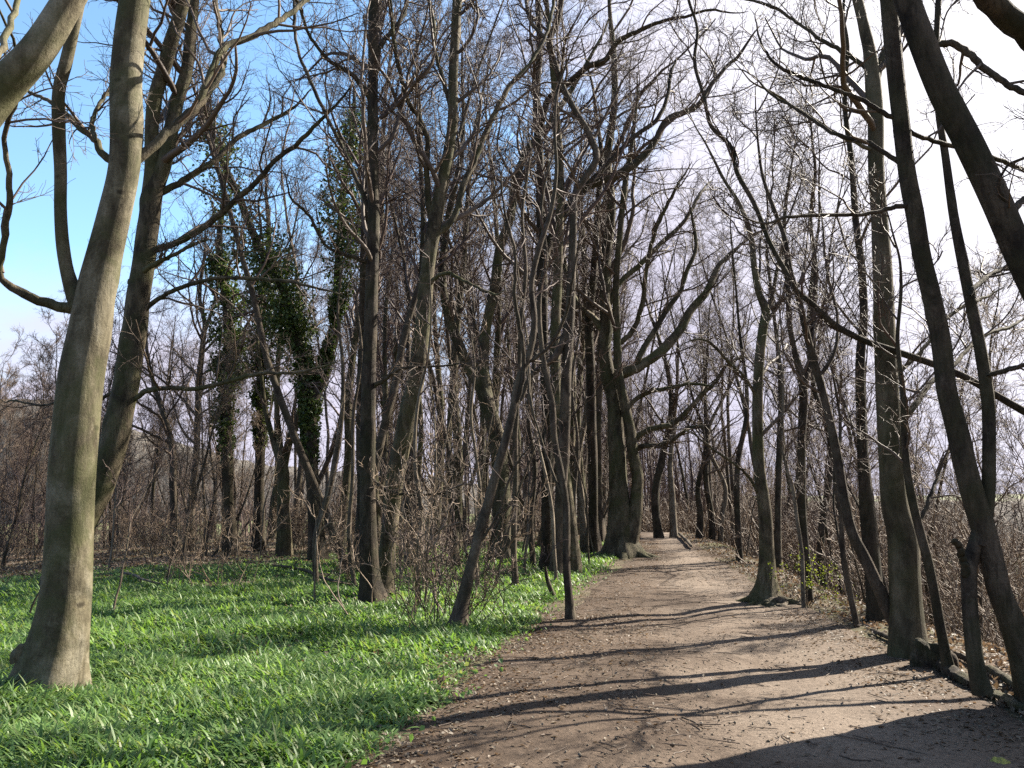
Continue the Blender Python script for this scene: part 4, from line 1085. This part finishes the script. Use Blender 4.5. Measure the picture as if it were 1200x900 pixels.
def blades(n, yr, L, wd, seg, name):
    y = np.sqrt(rng.uniform(yr[0] ** 2, yr[1] ** 2, n)); u = rng.uniform(-140, 720, n)
    x = (u - 600) / F * y
    g_ = in_grass(x, y)
    clump = .5 + .5 * vnoise(x, y, 3.2, 44)
    gaps = vnoise(x, y, 1.15, 45)
    keep = rng.uniform(size=n) < g_ * np.clip(.55 + clump * .7, 0, 1) * np.where(gaps > .34, .3, 1)
    x, y, g_ = x[keep], y[keep], g_[keep]; n = len(x)
    z = height(x, y)
    patch = .82 + .5 * vnoise(x, y, .9, 46) + .45 * vnoise(x, y, 3.6, 47)
    ln = L * rng.uniform(.4, 1.3, n) * np.clip(patch, .45, 1.5) * (.55 + .45 * g_)
    w_ = wd * rng.uniform(.6, 1.25, n)
    az = rng.uniform(0, 6.283, n) * .75 + 2.6 * vnoise(x, y, 2.2, 48)
    tilt = rng.uniform(.15, .9, n); bend = rng.uniform(.6, 2.3, n)
    side = np.stack([-np.sin(az), np.cos(az), 0 * az], -1); tw = rng.normal(size=n) * .35
    pos = np.stack([x, y, z - .01], -1)
    prof = np.interp(np.linspace(0, 1, seg + 1), [0, .25, .55, .82, 1], [.35, .85, 1, .6, .04])
    V = np.empty((n, seg + 1, 2, 3))
    a = tilt.copy()
    for k in range(seg + 1):
        hv = np.stack([np.cos(az), np.sin(az), 0 * az], -1)
        d = hv * np.sin(a)[:, None] + np.array([0, 0, 1.]) * np.cos(a)[:, None]
        nrm_ = hv * np.cos(a)[:, None] - np.array([0, 0, 1.]) * np.sin(a)[:, None]
        sd = side * np.cos(tw * k / seg)[:, None] + nrm_ * np.sin(tw * k / seg)[:, None]
        V[:, k, 0] = pos - sd * (w_ * prof[k] / 2)[:, None]; V[:, k, 1] = pos + sd * (w_ * prof[k] / 2)[:, None]
        pos = pos + d * (ln / seg)[:, None]; a = a + bend / seg
    b = np.arange(n)[:, None, None] * (seg + 1) * 2 + np.arange(seg)[None, :, None] * 2
    Qb = (b + np.array([0, 1, 3, 2])).reshape(-1, 4)
    return V.reshape(-1, 3), Qb


parts = [blades(150000, (3.2, 8.5), .225, .0175, 5, ''), blades(160000, (8.5, 15), .22, .022, 4, ''), blades(130000, (15, 32), .21, .028, 3, '')]
# the sward also runs on beside and behind the viewer
Vs, Qs, nn = [], [], 0
for V, Q in parts: Vs.append(V); Qs.append(Q + nn); nn += len(V)
tag(link("grass", mesh_np("grass", np.concatenate(Vs), np.concatenate(Qs), GRASS)), "lush bright green ramsons leaves carpeting the ground", kind="stuff")


def herbs():
    n = 13000
    y = np.sqrt(rng.uniform(4.4 ** 2, 26 ** 2, n)); u = rng.uniform(-120, 720, n); x = (u - 600) / F * y
    lim = path_c(y) - path_w(y)
    edge_ = np.exp(-((x - lim + .15) / .45) ** 2)
    k = rng.uniform(size=n) < np.clip(edge_ * .8 + .55 * (vnoise(x, y, 1.4, 61) > .3), 0, 1) * (in_grass(x - .25, y) > .05)
    x, y = x[k], y[k]
    V, Q = leaf_cards(np.stack([x, y, height(x, y) + rng.uniform(.02, .16, len(x))], -1), .05, .75, 1.2)
    tag(link("ground_herbs", mesh_np("ground_herbs", V, Q, GRASS)), "small broad green leaves of low herbs among the ramsons", kind="stuff")
herbs()


# ------------------------------------------------------------------ leaf litter, crumbs and sticks
def flat_cards(x, y, size, lift, curl=.5, asp=.6):
    n = len(x)
    C = np.stack([x, y, height(x, y) + lift], -1)
    a = rng.uniform(0, 6.283, n)
    N = unit(rng.normal(size=(n, 3)) * curl + np.array([0, 0, 1.]))
    D = unit(np.cross(np.stack([np.sin(a), -np.cos(a), 0 * a], -1), N)); S = np.cross(N, D)
    s = (size * rng.uniform(.5, 1.4, n))[:, None]
    V = np.stack([C - D * s * .5, C + S * s * asp * .5 + N * s * .16, C + D * s * .5 + N * s * .05, C - S * s * asp * .5 + N * s * .16, C - N * s * .05], 1).reshape(-1, 3)
    b = np.arange(n)[:, None] * 5
    return V, np.concatenate([b + np.array([0, 1, 2, 4]), b + np.array([0, 4, 2, 3])], 0)


def litter():
    Vs, Qs, nn = [], [], 0
    # on the path: dense along the margins, thin on the trodden crown
    n = 85000
    y = np.sqrt(rng.uniform(2.5 ** 2, 30 ** 2, n)) ; y = np.where(rng.uniform(size=n) < .5, rng.uniform(3, 12, n), y)
    u = rng.uniform(-1.45, 1.5, n); x = path_c(y) + u * path_w(y)
    dens = np.where(u < 0, np.clip((-u - .05) / .55, .06, 1), np.clip((u - .45) / .4, .06, .8)) * np.clip(.55 + 1.1 * vnoise(x, y, 2.1, 51), .08, 1)
    k = rng.uniform(size=n) < dens * .62
    x, y = x[k], y[k]
    V, Q = flat_cards(x, y, .038, .016, .28); Vs.append(V); Qs.append(Q + nn); nn += len(V)
    # dead leaves caught in the sward
    n = 5000
    y = np.sqrt(rng.uniform(4.4 ** 2, 24 ** 2, n)); uu = rng.uniform(-100, 700, n); x = (uu - 600) / F * y
    k = (x < path_c(y) - path_w(y)) & (vnoise(x, y, 1.15, 45) > .22)
    x, y = x[k], y[k]
    V, Q = flat_cards(x, y, .06, .07, .8); Vs.append(V); Qs.append(Q + nn); nn += len(V)
    # slope and wood floor
    n = 90000
    y = rng.uniform(5, 45, n); uu = rng.uniform(-100, 1300, n); x = (uu - 600) / F * y
    k = (np.abs(x - path_c(y)) > path_w(y)) & ((x > path_c(y)) | (y > grass_far(x) - 1.5))
    x, y = x[k], y[k]
    V, Q = flat_cards(x, y, .075, .03, .7); Vs.append(V); Qs.append(Q + nn); nn += len(V)
    tag(link("leaf_litter", mesh_np("leaf_litter", np.concatenate(Vs), np.concatenate(Qs), LITTER, False)), "fallen brown leaves strewn along the path margins and slope", kind="stuff")
    # soil crumbs, grit and bark chips
    n = 14000
    y = np.where(rng.uniform(size=n) < .6, rng.uniform(3.5, 10, n), rng.uniform(9, 24, n))
    u = rng.uniform(-1.08, 1.12, n); x = path_c(y) + u * path_w(y)
    k = rng.uniform(size=n) < np.clip(.5 + .9 * vnoise(x, y, 1.3, 52), .12, 1)
    x, y = x[k], y[k]; n = len(x)
    s = np.minimum(.0046 * np.exp(rng.normal(size=n) * .5), .011)
    C = np.stack([x, y, height(x, y) + .012 + s * .3], -1)
    oc = np.array([[1, 0, 0], [0, 1, 0], [-1, 0, 0], [0, -1, 0], [0, 0, .8], [0, 0, -.8]], float)
    V = C[:, None, :] + (oc[None] + rng.normal(size=(n, 6, 3)) * .28) * s[:, None, None] * rng.uniform(.6, 1.7, (n, 1, 3))
    ft = np.array([[0, 1, 4], [1, 2, 4], [2, 3, 4], [3, 0, 4], [1, 0, 5], [2, 1, 5], [3, 2, 5], [0, 3, 5]])
    T = (np.arange(n)[:, None, None] * 6 + ft[None]).reshape(-1, 3)
    tag(link("gravel", mesh_np("gravel", V.reshape(-1, 3), None, CHIP, False, T)), "grit, soil crumbs and bark chips on the trodden path", kind="stuff")
    # twiglets lying about
    n = 1500
    y = rng.uniform(4, 20, n); u = rng.uniform(-1.3, 1.5, n); x = path_c(y) + u * path_w(y)
    a = rng.uniform(0, 6.28, n); L = .05 * np.exp(rng.normal(size=n) * .6)
    t = np.linspace(-.5, .5, 5)
    px_ = x[:, None] + np.cos(a)[:, None] * L[:, None] * t * 2 + rng.normal(size=(n, 5)) * .006; py_ = y[:, None] + np.sin(a)[:, None] * L[:, None] * t * 2 + rng.normal(size=(n, 5)) * .006
    P = np.stack([px_, py_, height(px_, py_) + .022], -1)
    mb = MB(); mb.tubes(P, np.full((n, 5), .0028) * rng.uniform(.6, 1.8, (n, 1)), 4)
    tag(mb.build("twig_litter", TWIG), "small dead twigs scattered over the path", kind="stuff")
litter()


def ground_stick(name, label, cat, pix, rad, mat, lift=.0, sides=10, seed=0, branch=0):
    P = np.array([[*ground_at(a, b), r] for (a, b), r in zip(pix, rad)])
    P[:, 2] += P[:, 3] * .8 + lift
    P = resample(P, 8 * len(P))
    P[:, :3] += np.random.default_rng(seed).normal(size=(len(P), 3)) * P[:, 3:4] * .1
    P[0, 3] *= .25; P[1, 3] *= .9; P[-1, 3] *= .2
    root = empty(name, P[0, :3], label, cat)
    mb = MB(); trunk_mesh(mb, P[:, :3], P[:, 3], sides, 0, 5, .15, seed + 900)
    # closed, slightly ragged ends
    for e, s in ((0, -1), (-1, 1)):
        pass
    mb.build("stem", mat, root, P[0, :3])
    if branch:
        B, R = spawn(P[None, :, :3], P[None, :, 3], branch, .1, .95, (30, 70), .3, 6, .15, -.02, .5, .004, .3, .1, .1, .8)
        B[..., 2] = np.maximum(B[..., 2], height(B[..., 0], B[..., 1]) + .01)
        b2 = MB(); b2.tubes(B, R, 5); b2.build("side_twigs", mat, root, P[0, :3])["kind"] = "stuff"
    return root


# fallen log and its root plate on the right
ground_stick("fallen_log", "mossy fallen log lying along the slope edge from the rotten root plate", "log",
             [(1088, 776), (1120, 796), (1150, 812), (1190, 832), (1250, 860)], [.09, .055, .045, .042, .035], DEAD, 0, 12, 3)
ground_stick("fallen_log", "second fallen log behind the mossy one, its top edge sunlit", "log",
             [(1118, 770), (1160, 792), (1200, 815), (1260, 845)], [.032, .036, .036, .03], DEAD, .02, 12, 4)
ground_stick("fallen_branch", "pale fallen branch lying across the leaf litter below the slope edge", "branch",
             [(1020, 742), (1050, 756), (1075, 768)], [.03, .035, .03], BROWN, .02, 8, 5)
ground_stick("fallen_branch", "thin bent branch lying in the grass right of the big grey beech", "branch",
             [(140, 679), (156, 682), (168, 688), (195, 694)], [.03, .028, .022, .012], PALE, .12, 8, 6, 4)
ground_stick("fallen_branch", "crooked branch lying on the grass below the straight dark trunk's left side", "branch",
             [(318, 668), (345, 672), (380, 685), (425, 696)], [.03, .032, .03, .02], BROWN, .10, 8, 7, 5)
ground_stick("fallen_branch", "long fallen pole on the bank right of the far path bend", "branch",
             [(793, 626), (802, 634), (812, 645)], [.05, .06, .05], PALE, .06, 8, 8)
ground_stick("fallen_twig", "little forked dead twig lying mid-path beyond the broad shadow", "twig",
             [(708, 802), (716, 796), (724, 793)], [.006, .008, .005], PALE, .005, 6, 9, 3)
ground_stick("fallen_twig", "thin straight dead twig lying near the viewer on the path", "twig",
             [(798, 842), (812, 848), (825, 857)], [.005, .007, .004], BROWN, .004, 6, 10, 2)


def lump(name, label, cat, c, sc, mat, seed, part="body", spikes=0):
    """weathered lump (root plate, stump, stone): a noise-worn dome"""
    r = np.random.default_rng(seed)
    nu, nv = 40, 18
    th = np.arange(nu) * 2 * math.pi / nu; ph = np.linspace(0, math.pi * .62, nv)
    T, Pp = np.meshgrid(th, ph)
    d = np.stack([np.sin(Pp) * np.cos(T), np.sin(Pp) * np.sin(T), np.cos(Pp)], -1)
    m = np.ones_like(T)
    for k in range(9):
        v = r.normal(size=3) * (1.2 + k * .75); m += .2 / (1 + .45 * k) * np.sin(d @ v + r.uniform(0, 6.28))
    if spikes: m += .12 * np.sin(spikes * T + 2 * np.sin(Pp * 3)) * np.sin(Pp)
    V = d * m[..., None] * np.array(sc)
    i = (np.arange(nv - 1)[:, None] * nu + np.arange(nu)[None, :]); jn = (np.arange(nv - 1)[:, None] * nu + (np.arange(nu)[None, :] + 1) % nu)
    Q = np.stack([i, i + nu, jn + nu, jn], -1).reshape(-1, 4)
    o = link(name, mesh_np(name, V, Q, mat), None, c)
    return tag(o, label, cat)


p = ground_at(1088, 783); lump("tree_stump", "dark rotten root plate at the top end of the mossy fallen log", "stump", (p[0], p[1], p[2] - .02), (.17, .16, .24), DEAD, 5, spikes=7)
p = ground_at(897, 708); lump("tree_stump", "low dark mossy stump by the foot of the path-bend tree", "stump", (p[0], p[1] - .25, p[2] - .03), (.22, .18, .13), DEAD, 6, spikes=5)
p = ground_at(532, 665)
tree("dead_stump", "broken dead trunk standing in the grass left of the V-forked tree", "stump", [(532, 666, 15), (532, 655, 12), (531, 640, 11), (533, 626, 10), (532, 618, 6)], base=(532, 666), mat=DEAD, ext=0, flare=.3, crown=False, sides=12, lump=.12)
tree("dead_stick", "short dark snag leaning left in the grass beside the sinuous sapling", "stump", [(650, 703, 6), (645, 690, 6), (641, 678, 5), (639, 664, 3)], base=(650, 703), mat=DEAD, ext=0, flare=.2, crown=False, sides=8, lump=.1)
m_, nt_, nd_, lk_ = new_mat("yellow_moss")
o_ = nd_.new("ShaderNodeOutputMaterial"); b_ = nd_.new("ShaderNodeBsdfPrincipled"); b_.inputs["Roughness"].default_value = .95
tc_ = nd_.new("ShaderNodeTexCoord"); n_ = noise(nd_, lk_, tc_.outputs["Object"], 30, 6, .7)
r_ = ramp(nd_, [(.35, (.10, .10, .03)), (.55, (.26, .25, .05)), (.7, (.36, .33, .10))]); lk_.new(n_.outputs[0], r_.inputs[0]); lk_.new(r_.outputs[0], b_.inputs["Base Color"]); lk_.new(b_.outputs[0], o_.inputs[0])
bp_ = nd_.new("ShaderNodeBump"); bp_.inputs["Distance"].default_value = .02; lk_.new(n_.outputs[0], bp_.inputs["Height"]); lk_.new(bp_.outputs[0], b_.inputs["Normal"])
p = ground_at(1172, 898); lump("mossy_stone", "small stone capped in yellow moss at the near edge of the path", "stone", (p[0], p[1], p[2] - .01), (.085, .06, .045), m_, 8)


# sapling coming into leaf on the slope edge
def leafing():
    p = ground_at(946, 712); p[2] = float(height(p[0], p[1]))
    root = empty("leafing_sapling", p, "small sapling with yellow-green young leaves on the slope edge behind the path-bend tree", "sapling")
    n = 7
    D = unit(np.c_[rng.normal(size=(n, 2)) * .5, np.ones(n)])
    P = np.empty((n, 9, 3)); P[:, 0] = 0; P[:, 0, 2] = -.05
    for k in range(1, 9):
        P[:, k] = P[:, k - 1] + D * .105; D = unit(D + rng.normal(size=D.shape) * .12 + np.array([.02, 0, -.02]))
    R = np.full((n, 9), .007) * np.linspace(1, .4, 9)
    mb = MB(); mb.tubes(P, R, 5)
    B, BR = spawn(P, R, 7, .3, 1, (30, 70), .5, 6, .12, .0, .6, .0025, .5, .1, .2, .8)
    mb.tubes(B, BR, 4)
    mb.build("stem", BROWN, root)
    pts = B[:, 2:].reshape(-1, 3); pts = pts[rng.integers(0, len(pts), 520)] + rng.normal(size=(520, 3)) * .025
    V, Q = leaf_cards(pts, .032, .6)
    link("foliage", mesh_np("foliage", V, Q, BUD), root)
leafing()

p = at(27, 770, 7.1)
bm_ = lump("burr", None, None, tuple(p - np.array(T1.location)), (.075, .07, .10), BEECH, 12, spikes=4)
bm_.parent = T1



# ------------------------------------------------------------------ world, light, render settings
w = bpy.data.worlds.new("World"); scn.world = w
w.use_nodes = True
nt = w.node_tree; nd = nt.nodes; lk = nt.links; nd.clear()
wo = nd.new("ShaderNodeOutputWorld"); bg = nd.new("ShaderNodeBackground")
sky = nd.new("ShaderNodeTexSky"); sky.sky_type = 'NISHITA'; sky.sun_disc = False
sky.sun_elevation = SUN_EL; sky.sun_rotation = SUN_AZ
sky.air_density = 1.; sky.dust_density = .4; sky.ozone_density = 1.2
bg.inputs["Strength"].default_value = .07
tc = nd.new("ShaderNodeTexCoord")
sunv = Vector((math.sin(SUN_AZ) * math.cos(SUN_EL), math.cos(SUN_AZ) * math.cos(SUN_EL), math.sin(SUN_EL)))
nrm = nd.new("ShaderNodeVectorMath"); nrm.operation = 'NORMALIZE'; lk.new(tc.outputs["Generated"], nrm.inputs[0])
dt = nd.new("ShaderNodeVectorMath"); dt.operation = 'DOT_PRODUCT'; dt.inputs[1].default_value = sunv
lk.new(nrm.outputs[0], dt.inputs[0])
# thin bright cloud that thickens towards the sun
mpc = nd.new("ShaderNodeMapping"); mpc.inputs["Scale"].default_value = (1, 1, 2.6); lk.new(nrm.outputs[0], mpc.inputs[0])
cn = noise(nd, lk, mpc.outputs[0], 2.2, 7, .55, .4)
a1 = nd.new("ShaderNodeMapRange"); a1.inputs[1].default_value = .46; a1.inputs[2].default_value = .95; a1.inputs[3].default_value = -.28; a1.inputs[4].default_value = .75
lk.new(dt.outputs["Value"], a1.inputs[0])
sxyz = nd.new("ShaderNodeSeparateXYZ"); lk.new(nrm.outputs[0], sxyz.inputs[0])
a2 = nd.new("ShaderNodeMapRange"); a2.inputs[1].default_value = .10; a2.inputs[2].default_value = .42; a2.inputs[3].default_value = .74; a2.inputs[4].default_value = 0
lk.new(sxyz.outputs[2], a2.inputs[0])
s1 = nd.new("ShaderNodeMath"); s1.operation = 'ADD'; lk.new(a1.outputs[0], s1.inputs[0]); lk.new(a2.outputs[0], s1.inputs[1])
s2 = nd.new("ShaderNodeMath"); s2.operation = 'ADD'; lk.new(s1.outputs[0], s2.inputs[0]); lk.new(cn.outputs[0], s2.inputs[1])
cr = ramp(nd, [(.50, (0, 0, 0)), (.86, (1, 1, 1))]); lk.new(s2.outputs[0], cr.inputs[0])
skyt = mix(nd, lk, 1., sky.outputs[0], (.93, 1.1, 1.12), 'MULTIPLY')
gl = nd.new("ShaderNodeMapRange"); gl.inputs[1].default_value = .68; gl.inputs[2].default_value = .92
lk.new(dt.outputs["Value"], gl.inputs[0])
cloudc = mix(nd, lk, gl.outputs[0], (2.85, 2.75, 3.35), (4.6, 4.55, 4.8))
skyc = mix(nd, lk, cr.outputs[0], skyt, cloudc)
lk.new(skyc, bg.inputs["Color"]); lk.new(bg.outputs[0], wo.inputs[0])

sl = bpy.data.lights.new("sun", 'SUN'); sl.energy = 5.0; sl.angle = math.radians(.53); sl.color = (1., .92, .79)
so = bpy.data.objects.new("sun", sl); COL.objects.link(so)
so.rotation_euler = (-sunv).to_track_quat('-Z', 'Y').to_euler()

scn.view_settings.view_transform = 'Standard'
scn.view_settings.look = 'None'
scn.view_settings.gamma = 1
scn.view_settings.use_curve_mapping = False
scn.view_settings.exposure = 2.12
scn.render.engine = 'CYCLES'
scn.cycles.use_denoising = False
scn.cycles.max_bounces = 6
scn.cycles.diffuse_bounces = 3
scn.cycles.glossy_bounces = 2
scn.cycles.transmission_bounces = 3
